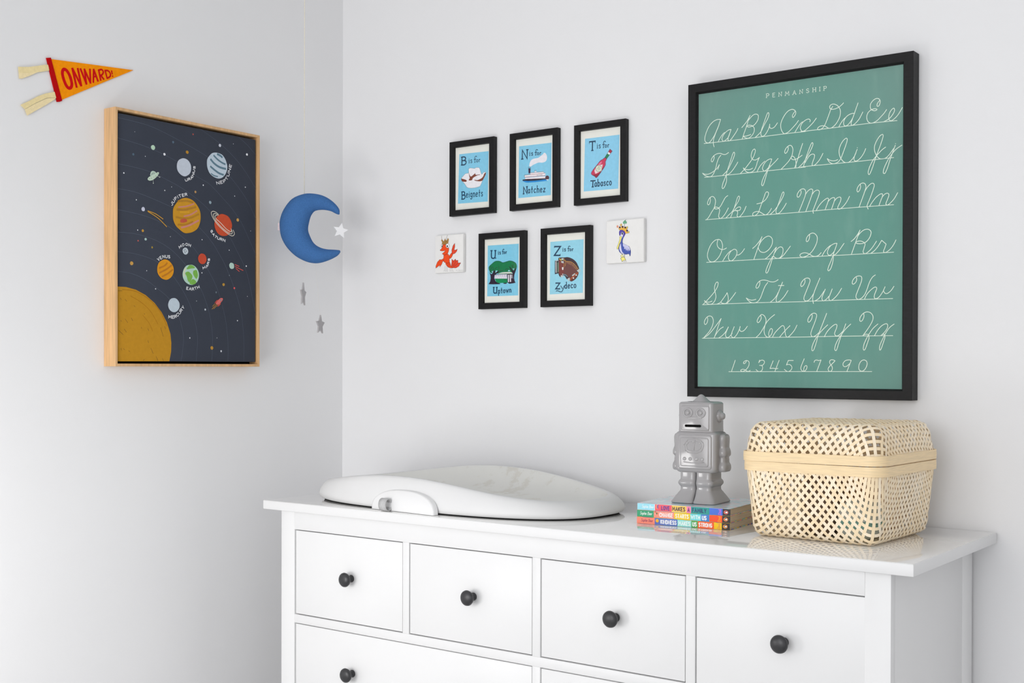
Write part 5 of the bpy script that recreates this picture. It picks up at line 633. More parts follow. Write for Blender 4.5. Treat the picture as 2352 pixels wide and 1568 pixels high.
# ------------------------------------------------------------------ dresser
DX0, DX1, DY0, DY1, DZ = 0.2318, 1.8318, -0.509, -0.012, 0.95
BX0, BX1, BYF, BYB = 0.277, 1.787, -0.490, -0.020
T0 = 0.0215
dres = thing('dresser', 'white lacquered chest of drawers with dark round knobs standing against the right wall', 'dresser', (1.03, -0.25, 0))
def dbox(name, x0, x1, y0, y1, z0, z1, m=None, parent=None, bevel=0.001):
    c = dres.location
    return box(name, x0-c.x, x1-c.x, y0-c.y, y1-c.y, z0, z1, m or M_WHITE, parent or dres, bevel)
dbox('top', DX0, DX1, DY0, DY1, DZ-T0, DZ-.0004, M_WHITE, bevel=0.0016)
dbox('top_surface', DX0+.0018, DX1-.0018, DY0+.0018, DY1-.0018, DZ-.0012, DZ, M_TOP, bevel=0.0003)
ZB, ZT = 0.0, DZ-T0
PW = 0.046
for x0 in (BX0, BX1-PW):
    dbox('post', x0, x0+PW, BYF, BYF+.022, ZB, ZT, bevel=0.0008)
    dbox('post', x0, x0+PW, BYB-.064, BYB, ZB, ZT, bevel=0.0012)
for x0, x1 in ((BX0, BX0+.018), (BX1-.018-.0006, BX1-.0006)):
    dbox('side_panel', x0 if x0 > 1 else x0+.0006, x1, BYF+.022, BYB-.064, 0.16, ZT, bevel=0.0004)
dbox('back_panel', BX0+.02, BX1-.02, BYB-.008, BYB, 0.16, ZT)
OX = [(0.3245, 0.6735), (0.6925, 1.0335), (1.0535, 1.3925), (1.4125, 1.7445)]
OZ1 = (0.678, 0.8835)
OZ2 = (0.462, 0.6575)
OZ3 = (0.246, 0.4415)
XA, XB = BX0+PW, BX1-PW
dbox('rail', XA, XB, BYF, BYF+.022, OZ1[1], ZT, bevel=0.0006)
dbox('rail', XA, XB, BYF, BYF+.022, OZ2[1], OZ1[0], bevel=0.0006)
dbox('rail', XA, XB, BYF, BYF+.022, OZ3[1], OZ2[0], bevel=0.0006)
dbox('rail', XA, XB, BYF, BYF+.022, 0.17, OZ3[0], bevel=0.0006)
for i in range(3):
    dbox('divider', OX[i][1], OX[i+1][0], BYF, BYF+.022, OZ1[0], OZ1[1], bevel=0.0006)
for z0, z1 in (OZ2, OZ3):
    dbox('divider', OX[1][1], OX[2][0], BYF, BYF+.022, z0, z1, bevel=0.0006)
M_DRAW = mat('drawer_lacquer', (228, 228, 228), 0.40, 0.45, noise=0.006, scale=6)
knob_me = None
def knob(parent, x, z, y):
    global knob_me
    if knob_me is None:
        prof = [(0.0085, 0), (0.0088, .002), (0.0062, .006), (0.0056, .011), (0.0066, .015), (0.011, .0175), (0.0155, .0195), (0.0168, .0225), (0.0163, .0255), (0.0138, .0285), (0.0095, .0305), (0.004, .0315), (0.0006, .0317)]
        o = lathe('knob', prof, M_KNOB, parent, 28, 'y'); knob_me = o.data
    else:
        o = bpy.data.objects.new('knob', knob_me); COL.objects.link(o); o.parent = parent
    o.location = (x, y, z)
GAP = 0.0022
def drawer(x0, x1, z0, z1, xs):
    c = dres.location
    bm = bmesh.new()
    add_box(bm, x0+GAP-c.x, x1-GAP-c.x, BYF+.0012-c.y, BYF+.020-c.y, z0+GAP, z1-GAP, 0.0012, 2)
    add_box(bm, x0+.012-c.x, x1-.012-c.x, BYF+.0202-c.y, BYB-.03-c.y, z0+.012, z1-.03, 0)
    d = from_bm('drawer', bm, M_DRAW, dres, angle=35)
    for x in xs: knob(d, x-c.x, (z0+z1)/2+.003, BYF+.0012-c.y)
for x0, x1 in OX: drawer(x0, x1, OZ1[0], OZ1[1], [(x0+x1)/2+.014])
for z0, z1 in (OZ2, OZ3):
    drawer(OX[0][0], OX[1][1], z0, z1, [0.517, 0.868])
    drawer(OX[2][0], OX[3][1], z0, z1, [1.235, 1.590])

# ------------------------------------------------------------------ changing pad
def stained(name, rgb, rgb2):
    m = mat(name, rgb, 0.55, 0.35, noise=0.012, scale=14, bump=0.06, bscale=260)
    nt = m.node_tree; N = nt.nodes; L = nt.links; p = N['Principled BSDF']
    src = p.inputs['Base Color'].links[0].from_socket
    tc = N.new('ShaderNodeTexCoord'); n = N.new('ShaderNodeTexNoise'); n.inputs['Scale'].default_value = 9; n.inputs['Detail'].default_value = 8; n.inputs['Roughness'].default_value = .7
    L.new(tc.outputs['Object'], n.inputs['Vector'])
    r = N.new('ShaderNodeValToRGB'); r.color_ramp.elements[0].position = .55; r.color_ramp.elements[1].position = .60
    L.new(n.outputs['Fac'], r.inputs[0])
    mx = N.new('ShaderNodeMix'); mx.data_type = 'RGBA'
    L.new(r.outputs[0], mx.inputs['Factor']); L.new(src, mx.inputs['A']); mx.inputs['B'].default_value = lin(rgb2)+(1,)
    L.new(mx.outputs['Result'], p.inputs['Base Color'])
    return m
M_PLATE = mat('white_plastic', (230, 230, 230), 0.35, 0.5, noise=0.006, scale=10)
M_PADW = mat('white_foam_skin', (219, 219, 219), 0.45, 0.4, noise=0.01, scale=10, bump=0.04, bscale=300)
M_PADI = stained('worn_foam_skin', (226, 226, 222), (216, 214, 207))
M_UNDER = mat('black_underside', (28, 28, 28), 0.8, 0.2, noise=0.1)  # near-black colour of the pad's underside
pad = thing('changing_pad', 'white foam contoured changing pad with raised sides lying on the left of the dresser top', 'changing pad', (PADX, PADY, DZ), PADR)
NP = 128
def pad_ring(sc, zf, zabs, hmul=1.0, flat=None):
    R = []
    for k in range(NP):
        ph = 2*math.pi*k/NP; c, s = math.cos(ph), math.sin(ph)
        bx = PADA*math.copysign(abs(c)**(2/PADN), c); by = PADB*math.copysign(abs(s)**(2/PADN), s)
        t = max(-1.2, min(1.2, bx/PADA+PADS))
        h = PADHE+(PADHS-PADHE)*math.exp(-(abs(t)/PADP)**2.2)
        z = zabs+(h-zabs)*zf
        if flat is not None: z = flat+(h-flat)*zf
        R.append((bx*sc, by*sc, z))
    return R
def rings_mesh(name, rings, m, parent, cap_first=False, cap_last=False, smooth=True):
    V = [v for r in rings for v in r]; n = len(rings[0]); Fc = []
    for i in range(len(rings)-1):
        for k in range(n):
            Fc.append((i*n+k, i*n+(k+1) % n, (i+1)*n+(k+1) % n, (i+1)*n+k))
    if cap_first: Fc.append(tuple(range(n))[::-1])
    if cap_last: Fc.append(tuple((len(rings)-1)*n+k for k in range(n)))
    return from_data(name, V, Fc, m, parent, smooth=smooth)
outer = [pad_ring(.975, 0, .0035), pad_ring(.990, .02, .004), pad_ring(1.0, .10, .006), pad_ring(1.001, .20, .006), pad_ring(.996, .36, .006), pad_ring(.984, .56, .006), pad_ring(.966, .76, .006), pad_ring(.944, .92, .006), pad_ring(.926, .985, .004), pad_ring(.910, 1.0, 0), pad_ring(.897, .985, 0)]
rings_mesh('shell', outer, M_PADW, pad)
inner = [pad_ring(.897, .985, 0)]
for sc, zf in ((.886, .94), (.872, .87), (.85, .75), (.82, .59), (.78, .43), (.72, .30), (.64, .19), (.54, .11), (.42, .06), (.28, .03), (.14, .01), (.02, 0)):
    inner.append(pad_ring(sc, zf, 0, flat=.020))
rings_mesh('lying_surface', inner, M_PADI, pad, cap_last=True)
rings_mesh('base', [pad_ring(.90, 0, .0), pad_ring(.965, 0, .0005), pad_ring(.975, 0, .0035), pad_ring(.9, 0, .0036)], M_UNDER, pad, cap_first=True, cap_last=True)
# half-moon cover plate on the near side with the strap loop
def half_moon():
    n = 24; V = []; Fc = []
    prof = [(1.0, 0.012), (1.0, 0.002), (.985, -.0015), (.95, -.003)]
    # plate is drawn in x (along) and z (up), its face bulging towards -y and leaning back at the top
    rows = []
    for sc, y in prof:
        row = []
        for k in range(n+1):
            a = math.pi*k/n
            x = .1005*math.copysign(abs(math.cos(a))**.85, math.cos(a))*(sc if sc < 1 else 1); z = .0485*math.sin(a)**.8*sc
            row.append((x, y+z*z*2.4, z))
        rows.append(row)
    for r in rows: V += r
    for i in range(len(rows)-1):
        for k in range(n): Fc.append((i*(n+1)+k, i*(n+1)+k+1, (i+1)*(n+1)+k+1, (i+1)*(n+1)+k))
    b = (len(rows)-1)*(n+1)
    c = len(V); V.append((0, -.0035, .012))
    for k in range(n): Fc.append((b+k, b+k+1, c))
    Fc.append((b+n, b, c))
    return V, Fc
V, Fc = half_moon()
ca, sa = math.cos(PADR), math.sin(PADR)
def padlocal(x, y, z):
    dx, dy = x-PADX, y-PADY
    return (dx*ca+dy*sa, -dx*sa+dy*ca, z-DZ)
pl = from_data('cover_plate', V, Fc, M_PLATE, pad, angle=50)
pl.location = padlocal(.6705, -.4885, DZ+.0008); pl.rotation_euler = (0, 0, math.radians(-4)-PADR)
M_STRAP = mat('grey_webbing', (188, 188, 188), 0.8, 0.2, noise=0.08, scale=300, bump=.3, bscale=900)
# folded webbing loop
V = []; Fc = []
loop = []
for k in range(19):
    a = math.radians(-100+k*20*.98)
    loop.append((-.0105-.0105*math.cos(a), .0145+.0135*math.sin(a)))
for i, (y, z) in enumerate(loop):
    for x in (-.0115, .0115): V.append((x, y, z))
n = len(loop)
for i in range(n-1): Fc.append((2*i, 2*i+1, 2*i+3, 2*i+2))
lp = from_data('strap_loop', V, Fc, M_STRAP, pad, smooth=True)
sm = lp.modifiers.new('thick', 'SOLIDIFY'); sm.thickness = .0018; sm.offset = 0
lp.location = padlocal(.6275, -.4865, DZ+.0006); lp.rotation_euler = (0, 0, math.radians(-4)-PADR)

# ------------------------------------------------------------------ books
def cover_mat(name, cols, scale):
    m = bpy.data.materials.new(name); m.use_nodes = True
    nt = m.node_tree; N = nt.nodes; L = nt.links; p = N['Principled BSDF']; p.inputs['Roughness'].default_value = .12
    tc = N.new('ShaderNodeTexCoord'); v = N.new('ShaderNodeTexVoronoi'); v.inputs['Scale'].default_value = scale
    nz = N.new('ShaderNodeTexNoise'); nz.inputs['Scale'].default_value = scale*.8
    L.new(tc.outputs['Object'], nz.inputs['Vector'])
    r = N.new('ShaderNodeValToRGB'); r.color_ramp.interpolation = 'CONSTANT'
    while len(r.color_ramp.elements) < len(cols): r.color_ramp.elements.new(.5)
    for i, c in enumerate(cols):
        r.color_ramp.elements[i].position = 0.0 if i == 0 else .36+.28*(i-1)/(len(cols)-1)
        r.color_ramp.elements[i].color = lin(c)+(1,)
    L.new(nz.outputs['Fac'], r.inputs[0]); L.new(r.outputs[0], p.inputs['Base Color'])
    return m
M_PAGE = mat('board_pages', (224, 208, 186), .85, .1, noise=.10, scale=14, stretch=(1, 1, 40))
BA = math.atan2(-.3150+.3316, 1.3953-1.1905)
BL = math.hypot(1.3953-1.1905, -.3150+.3316)
BD = .200
for key, z0, z1, label, cols, rot in (
    ('b3', .0002, .0145, 'board book with a coral, indigo and orange spine, lowest of the stack', [(252, 150, 125), (100, 122, 198), (250, 206, 60), (150, 226, 218)], 0),
    ('b2', .0146, .0289, 'board book with a green, salmon and yellow spine, middle of the stack', [(16, 154, 106), (250, 150, 126), (246, 206, 40), (100, 218, 224)], 0),
    ('b1', .0290, .0432, 'board book with a cyan, red and teal spine, directly under the robot', [(206, 226, 234), (176, 216, 228), (226, 208, 216), (192, 220, 230), (214, 230, 236)], 0)):
    b = thing('board_book', label, 'book', (1.1905, -.3316, DZ+z0), BA, 'children\'s board books stacked under the robot')
    h = z1-z0
    cm = cover_mat('glossy_cover', cols, 26)
    bm = bmesh.new()
    add_box(bm, 0, BL, .0006, BD, h-.0010, h, .0004, 1)          # front board
    add_box(bm, 0, BL, .0006, BD, 0, .0010, .0004, 1)            # back board
    add_box(bm, 0, BL, 0, .0014, .0003, h-.0003, .0005, 2)       # spine
    from_bm('cover', bm, cm, b, angle=35)
    bm = bmesh.new()
    n = 6
    for k in range(n):
        za = .0012+(h-.0024)*k/n; zb = .0012+(h-.0024)*(k+1)/n
        add_box(bm, .0012, BL-.0012-random.uniform(0, .0006), .0016, BD-.0015, za+.00012, zb-.00012)
    from_bm('pages', bm, M_PAGE, b)
    print_layers(key, b, .0002, 0, -z0, .35, .4)

# ------------------------------------------------------------------ ceramic robot
M_CER = mat('grey_ceramic_glaze', (164, 162, 163), .10, .55, noise=.02, scale=30)
M_SLOT = mat('slot_dark', (12, 12, 12), .8, .1, noise=.05)
RBX, RBY, RBZ = 1.2885, -.2340, DZ+.0434
rob = thing('robot_bank', 'grey glazed ceramic robot coin bank standing on the stack of board books', 'money box', (RBX, RBY, RBZ), BA)
rob.scale = (1.075, 1.06, 1.0)
def rrect(w, d, r, z, cx=0, cy=0, n=6):
    r = min(r, w/2-.0003, d/2-.0003); P = []
    for sx, sy, a0 in ((1, 1, 0), (-1, 1, 90), (-1, -1, 180), (1, -1, 270)):
        for k in range(n+1):
            a = math.radians(a0+90*k/n)
            P.append((cx+sx*(w/2-r)+r*math.cos(a), cy+sy*(d/2-r)+r*math.sin(a), z))
    return P
def loft(name, secs, m, parent, smooth=True):
    """secs: (w, d, r, z[, cx, cy]) rounded rectangles from bottom to top, closed"""
    secs = [s if len(s) == 6 else tuple(s)+(0, 0) for s in secs]
    secs = catmull(secs, 4)
    return rings_mesh(name, [rrect(*s) for s in secs], m, parent, True, True, smooth)
MM = .001
def S(*rows): return [tuple(v*MM for v in r) for r in rows]
torso = loft('torso', S((60, 38, 8, 62.5), (72, 49, 9, 63.2), (81, 57, 10, 65.5), (86, 62, 10, 70), (87, 63, 9, 76), (87, 63, 9, 108), (87, 63, 9, 141), (85, 61, 9, 146), (80, 56, 9, 149), (70, 48, 8, 151)), M_CER, rob)
head = loft('head', S((74, 58, 7, 149), (74, 60, 7, 152), (73, 60, 7, 160), (73, 60, 7, 204), (72, 59, 7, 208.5), (68, 55, 7, 211.5), (58, 45, 7, 212.5)), M_CER, rob)
lathe('antenna', [(.0185, .2110), (.017, .2135), (.0125, .2175), (.0075, .2230), (.0045, .2260), (.002, .2275), (.0004, .2278)], M_CER, rob, 28)
def panel(name, parent, w, h, zc, y, t, r, bev):
    # raised rounded-rectangle moulding on a front face, facing -y
    secs = [rrect(w, h, r, 0), rrect(w-bev*.3, h-bev*.3, r, t*.5), rrect(w-bev, h-bev, r, t*.9), rrect(w-2*bev, h-2*bev, max(r-bev, .001), t)]
    rings = [[(p[0], y-p[2], zc+p[1]) for p in s] for s in secs]
    return rings_mesh(name, rings, M_CER, parent, False, True)
def ring_relief(parent, cx, cz, y, R, tr, n=26, m=10, name='eye'):
    V = []; Fc = []
    for k in range(n):
        a = 2*math.pi*k/n
        for j in range(m):
            b = 2*math.pi*j/m
            rr = R+tr*math.cos(b)
            V.append((cx+rr*math.cos(a), y-tr*math.sin(b), cz+rr*math.sin(a)))
    for k in range(n):
        for j in range(m):
            Fc.append((k*m+j, ((k+1) % n)*m+j, ((k+1) % n)*m+(j+1) % m, k*m+(j+1) % m))
    o = from_data(name, V, Fc, M_CER, parent, smooth=True)
    return o
def dome(name, parent, x, y, z, r, h, axis, m=None):
    prof = [(r, 0), (r*.98, h*.25), (r*.88, h*.55), (r*.66, h*.8), (r*.38, h*.95), (r*.05, h)]
    o = lathe(name, prof, m or M_CER, parent, 22, axis, (0, 0, 0)); o.location = (x, y, z)
    return o
HY = -.030
panel('face_panel', head, .060, .052, .1785, HY, .0022, .004, .0026)
for x in (-.0145, .0125):
    ring_relief(head, x, .1895, HY-.0020, .0085, .0022)
    dome('pupil', head, x, HY-.0018, .1895, .0046, .0035, 'y')
panel('nose', head, .030, .004, .1790, HY-.0018, .0012, .0015, .001)
bm = bmesh.new(); add_box(bm, -.0210, .0140, HY-.0028, HY-.0016, .1600, .1655, .0005, 2)
slot = rings_mesh('coin_slot', [[(p[0]-.0035, HY-.0024-p[2], .1622+p[1]) for p in s] for s in (rrect(.034, .0052, .0024, 0), rrect(.034, .0052, .0024, .0007))], M_SLOT, head, False, True, False)
bm.free()
for sx in (1, -1):
    prof = [(.0135, 0), (.0132, .003), (.0118, .0052), (.0085, .0062), (.0075, .0075), (.0072, .0095), (.0055, .0115), (.0025, .0125), (.0003, .0127)]
    o = lathe('ear', [(r, h*sx) for r, h in prof] if sx > 0 else [(r, -h) for r, h in prof], M_CER, head, 24, 'x'); o.location = (sx*.0355, .004, .1825)
TY = -.0315
panel('chest_panel', torso, .071, .072, .1075, TY, .0022, .006, .0030)
panel('chest_panel', torso, .060, .061, .1075, TY-.0020, .0018, .005, .0024)
def relief_line(name, parent, pts, y, w, closed=False):
    P = catmull(pts, 5) if len(pts) > 4 else pts
    return tube(name, [(x, y, z) for x, z in P], w, M_CER, parent, 8)
relief_line('gauge', torso, [(-.021, .1225), (-.014, .1075), (.012, .1075), (.020, .1235), (.012, .1330), (0, .1360), (-.012, .1335), (-.021, .1225)], TY-.0034, .0012)
relief_line('gauge', torso, [(-.016, .1215), (-.011, .1115), (.009, .1115), (.0155, .1225), (.008, .1290), (-.008, .1295), (-.016, .1215)], TY-.0036, .0009)
relief_line('gauge', torso, [(0, .1115), (.002, .1320)], TY-.0036, .0009)
for x in (-.015, -.002, .012): dome('button', torso, x, TY-.0036, .1290-abs(x)*.2, .0024, .0010, 'y')
for x in (-.020, -.008, .005, .017): dome('button', torso, x, TY-.0036, .0930, .0038, .0016, 'y')
relief_line('gauge', torso, [(-.022, .0865), (-.008, .0850), (.008, .0850), (.021, .0870)], TY-.0036, .0011)
for sx in (1, -1):
    cx = sx*46.5
    loft('arm', S((11, 20, 5, 66, cx, 3), (18, 32, 7, 67.5, cx, 3), (21, 37, 8, 73, cx, 3), (20.5, 36, 8, 80, cx, 3), (16, 31, 7, 86, cx, 3), (15.5, 30, 7, 92, cx, 3), (15, 30, 7, 97, cx, 3), (20, 35, 8, 101, cx, 3), (20.5, 36, 8, 107, cx, 3), (18, 33, 7, 113, cx, 3), (15.5, 31, 7, 118, cx, 3), (16, 32, 7, 130, cx, 3), (16, 32, 7, 138, cx, 3), (13, 28, 6, 143, cx, 3), (8, 20, 4, 145, cx, 3)), M_CER, rob)
    lx = sx*16.8; fx = sx*23.0
    loft('leg', S((43, 88, 8, 0, fx, 0), (45.2, 92, 9, 1.0, fx, 0), (45.6, 93, 9, 3, fx, 0), (44, 88, 9, 6, sx*22.6, 0), (40.5, 78, 9, 13, sx*21, 0), (35.5, 66, 8, 22, sx*18.2, 0), (33, 61, 8, 26.5, lx, 0), (32, 60, 8, 30, lx, 0), (32.4, 60.5, 8, 34, lx, 0), (35.5, 64, 9, 37.5, sx*18.2, 0), (37, 66, 9, 42, sx*18.9, 0), (35.5, 64, 9, 46.5, sx*18.2, 0), (32.6, 61, 8, 50, lx, 0), (32.4, 60, 8, 57, lx, 0), (32.4, 60, 8, 65, lx, 0)), M_CER, rob)

# ------------------------------------------------------------------ bamboo basket with lid
def bamboo(name, c, n=.04, rough=.5):
    return mat(name, c, rough, .35, noise=n, scale=45, stretch=(1, 1, 1), detail=2)
M_BAM = [bamboo('bamboo_strip', (246, 228, 197)), bamboo('bamboo_strip', (244, 223, 187)), bamboo('bamboo_strip', (248, 233, 207))]
M_BAND = mat('bamboo_band', (240, 214, 170), .42, .4, noise=.09, scale=30, stretch=(1, 1, 18), detail=4)
KX, KY, KR = 1.5955, -.233, -.0409
bas = thing('bamboo_basket', 'pale woven bamboo basket with a domed lid at the right of the dresser top', 'basket', (KX, KY, DZ), KR)
def weave(parent, a0, b0, prof, spacing, width, flip=1, z0=0.0, top=False, rcorner=.022):
    """Strips of a square sheet woven on the bias and folded up round a box.
    prof(w) -> (outset, height) at arc length w from the flat edge; a0,b0 half sizes of the flat part."""
    wmax = prof[-1][0]
    W = np.array([p[0] for p in prof]); OS = np.array([p[1] for p in prof]); HS = np.array([p[2] for p in prof])
    # perimeter samples: real corner point, outward direction, sheet base point and sheet direction
    base = []; 
    NF, NC = 44, 8
    sides = [((a0, -b0), (a0, b0), 0), ((a0, b0), (-a0, b0), 90), ((-a0, b0), (-a0, -b0), 180), ((-a0, -b0), (a0, -b0), 270)]
    for p, q, ang in sides:
        for k in range(NF):
            t = -1+2*k/(NF-1)
            bx = p[0]+(q[0]-p[0])*(t+1)/2; by = p[1]+(q[1]-p[1])*(t+1)/2
            phi = math.radians(ang+24*math.copysign(abs(t)**1.5, t))
            base.append((bx, by, math.radians(ang), bx, by, phi))
        for k in range(1, NC):
            f = k/NC
            base.append((q[0], q[1], math.radians(ang+90*f), q[0], q[1], math.radians(ang+24+42*f)))
    NSS = len(base); NW = 34
    ws = np.linspace(0, wmax, NW)
    os_ = np.interp(ws, W, OS); hs_ = np.interp(ws, W, HS)
    Pr = np.zeros((NSS, NW, 3)); Nn = np.zeros((NSS, NW, 3)); f1 = np.zeros((NSS, NW)); f2 = np.zeros((NSS, NW))
    dO = np.gradient(os_); dH = np.gradient(hs_)
    for i, (bx, by, a, sx, sy, ph) in enumerate(base):
        ca, sa = math.cos(a), math.sin(a)
        # pull the corner in so that the plan stays a rounded rectangle
        Pr[i, :, 0] = bx+(os_)*ca; Pr[i, :, 1] = by+(os_)*sa; Pr[i, :, 2] = z0+flip*hs_
        nx = dH*ca*1.0; ny = dH*sa; nz = -dO*flip
        l = np.sqrt(nx*nx+ny*ny+nz*nz)+1e-9
        Nn[i, :, 0] = nx/l; Nn[i, :, 1] = ny/l; Nn[i, :, 2] = nz/l
        px = sx+ws*math.cos(ph); py = sy+ws*math.sin(ph)
        f1[i] = (px+py)/math.sqrt(2)/spacing; f2[i] = (py-px)/math.sqrt(2)/spacing
    # contour lines of f1 and f2 on the (perimeter, w) grid
    def contours(Fd, off):
        segs = {}
        for i in range(NSS):
            j = (i+1) % NSS
            for k in range(NW-1):
                c = [Fd[i, k], Fd[j, k], Fd[j, k+1], Fd[i, k+1]]
                lo, hi = min(c), max(c)
                for lv in range(math.ceil(lo-off), math.floor(hi-off)+1):
                    L = lv+off
                    pts = []
                    cn = [(i, k), (i+1, k), (i+1, k+1), (i, k+1)]
                    for e in range(4):
                        va, vb = c[e], c[(e+1) % 4]
                        if (va-L)*(vb-L) < 0 or (va == L and vb != L):
                            t = (L-va)/(vb-va)
                            A, B = cn[e], cn[(e+1) % 4]
                            pts.append((round(A[0]+(B[0]-A[0])*t, 4), round(A[1]+(B[1]-A[1])*t, 4)))
                    if len(pts) >= 2: segs.setdefault(lv, []).append((pts[0], pts[1]))
        lines = []
        for lv, sg in segs.items():
            adj = {}
            def key(p): return (round(p[0] % NSS, 3), round(p[1], 3))
            for a, b in sg:
                adj.setdefault(key(a), []).append(key(b)); adj.setdefault(key(b), []).append(key(a))
            seen = set()
            starts = [p for p in adj if len(adj[p]) == 1]+list(adj)
            for s in starts:
                if s in seen: continue
                path = [s]; seen.add(s); cur = s
                while True:
                    nx = [q for q in adj[cur] if q not in seen]
                    if not nx: break
                    cur = nx[0]; seen.add(cur); path.append(cur)
                if len(path) > 5: lines.append((lv, path))
        return lines
    def bil(Aa, s, w):
        i = int(math.floor(s)) % NSS; j = (i+1) % NSS; k = min(int(w), NW-2); fs = s-math.floor(s); fw = w-k
        return (Aa[i, k]*(1-fs)+Aa[j, k]*fs)*(1-fw)+(Aa[i, k+1]*(1-fs)+Aa[j, k+1]*fs)*fw
    cnt = 0
    for fam, (Fd, Fo) in enumerate(((f1, f2), (f2, f1))):
        for lv, path in contours(Fd, .5):
            # thin the path
            pts = [path[0]]
            for q in path[1:-1]:
                d = abs(q[0]-pts[-1][0]); d = min(d, NSS-d)
                if d+abs(q[1]-pts[-1][1]) > .8: pts.append(q)
            pts.append(path[-1])
            if len(pts) < 3: continue
            C = [Vector(bil(Pr, *q)) for q in pts]; Nv = [Vector(bil(Nn, *q)).normalized() for q in pts]
            if (C[0]-C[-1]).length < .004 and len(C) < 8: continue
            for _ in range(3):      # ease the contour into an even curve
                C = [C[0]]+[C[i-1]*.25+C[i]*.5+C[i+1]*.25 for i in range(1, len(C)-1)]+[C[-1]]
                Nv = [Nv[0]]+[(Nv[i-1]*.25+Nv[i]*.5+Nv[i+1]*.25).normalized() for i in range(1, len(C)-1)]+[Nv[-1]]
            V = []; Fc = []
            sg = 1 if (lv+fam) % 2 else -1
            for i in range(len(C)):
                t = (C[min(i+1, len(C)-1)]-C[max(i-1, 0)])
                if t.length < 1e-7: t = Vector((0, 0, 1))
                t.normalize(); b = t.cross(Nv[i])
                if b.length < 1e-5: b = Vector((1, 0, 0))
                b.normalize()
                o = sg*.00055*math.cos(math.pi*bil(Fo, *pts[i]))
                c = C[i]+Nv[i]*o
                h = width/2
                V += [c-b*h-Nv[i]*.0003, c+b*h-Nv[i]*.0003, c+b*h+Nv[i]*.0003, c-b*h+Nv[i]*.0003]
            n = len(C)
            for i in range(n-1):
                for j in range(4):
                    Fc.append((4*i+j, 4*i+(j+1) % 4, 4*i+4+(j+1) % 4, 4*i+4+j))
            Fc.append((0, 3, 2, 1)); Fc.append(tuple(4*(n-1)+q for q in range(4)))
            from_data('bamboo_strip', V, Fc, random.choice(M_BAM), parent, angle=50); cnt += 1
    # flat part of the sheet
    for fam in (0, 1):
        R = int((a0+b0)/spacing)+2
        for k in range(-R, R):
            L = (k+.5)*spacing*math.sqrt(2)
            # x+y=L or y-x=L clipped to the rectangle
            pts = []
            for x in (-a0, a0):
                y = L-x if fam == 0 else L+x
                if -b0 <= y <= b0: pts.append((x, y))
            for y in (-b0, b0):
                x = L-y if fam == 0 else y-L
                if -a0 < x < a0: pts.append((x, y))
            if len(pts) < 2: continue
            p, q = Vector((*pts[0], 0)), Vector((*pts[1], 0))
            if (p-q).length < .01: continue
            nseg = max(2, int((p-q).length/spacing*2)); V = []; Fc = []
            t = (q-p).normalized(); b = Vector((-t.y, t.x, 0)); sg = 1 if (k+fam) % 2 else -1
            for i in range(nseg+1):
                c = p.lerp(q, i/nseg)
                fo = (c.y-c.x if fam == 0 else c.x+c.y)/math.sqrt(2)/spacing
                z = z0+sg*.00055*math.cos(math.pi*fo)+(.0009 if flip > 0 else 0)
                for s1, s2 in ((-1, -1), (1, -1), (1, 1), (-1, 1)):
                    V.append((c.x+s1*b.x*width/2, c.y+s1*b.y*width/2, z+s2*.0003))
            for i in range(nseg):
                for j in range(4): Fc.append((4*i+j, 4*i+(j+1) % 4, 4*i+4+(j+1) % 4, 4*i+4+j))
            from_data('bamboo_strip', V, Fc, random.choice(M_BAM), parent); cnt += 1
    return cnt
def profile(r, o1, h1, n=8, slope0=None):
    """quarter round of radius r out of the flat, then a straight flank to (o1, h1)"""
    P = []; ang = math.atan2(h1-r, max(o1-r, 1e-4))
    # end angle of the round so it meets the flank
    end = math.pi/2*.92
    w = 0; last = None
    for k in range(n+1):
        a = end*k/n; o, h = r*math.sin(a), r*(1-math.cos(a))
        if last: w += math.hypot(o-last[0], h-last[1])
        P.append((w, o, h)); last = (o, h)
    m = 6
    for k in range(1, m+1):
        o = last[0]+(o1-last[0])*k/m if k else 0; h = last[1]+(h1-last[1])*k/m
        P.append((w+math.hypot(o1-last[0], h1-last[1])*k/m, o, h))
    return P
KA, KB = .1435, .1485              # outer half sizes at the rim
FA, FB = .108, .114                # flat bottom half sizes
def band(name, a, b, r, z0, z1, th, parent):
    n = 8
    def lp(a, b, r, z): return rrect(2*a, 2*b, r, z, 0, 0, n)
    rings = [lp(a, b, r, z0), lp(a+.0004, b+.0004, r, (z0+z1)/2), lp(a, b, r, z1), lp(a-th, b-th, r-th, z1), lp(a-th, b-th, r-th, z0), lp(a, b, r, z0)]
    V = [v for q in rings for v in q]; N = len(rings[0]); Fc = []
    for i in range(len(rings)-1):
        for k in range(N): Fc.append((i*N+k, i*N+(k+1) % N, (i+1)*N+(k+1) % N, (i+1)*N+k))
    return from_data(name, V, Fc, M_BAND, parent, angle=40)
ZJ = .1481
rim = band('rim_band', KA+.0012, KB+.0012, .034, ZJ-.0185, ZJ-.0004, .003, bas)
n1 = weave(bas, FA, FB, profile(.020, KA-.0018-FA, ZJ-.004), .0130, .0057, 1, .0012)
lid = band('lid', KA+.0024, KB+.0024, .0355, ZJ+.0006, ZJ+.0188, .003, bas)
lid['label'] = 'domed lid of the basket with its own bamboo rim band'
lid.rotation_euler = (0, math.radians(-.35), 0)
LZ = .2235
n2 = weave(lid, .108, .114, profile(.026, KA-.0002-.108, LZ-ZJ-.004), .0130, .0057, -1, LZ)
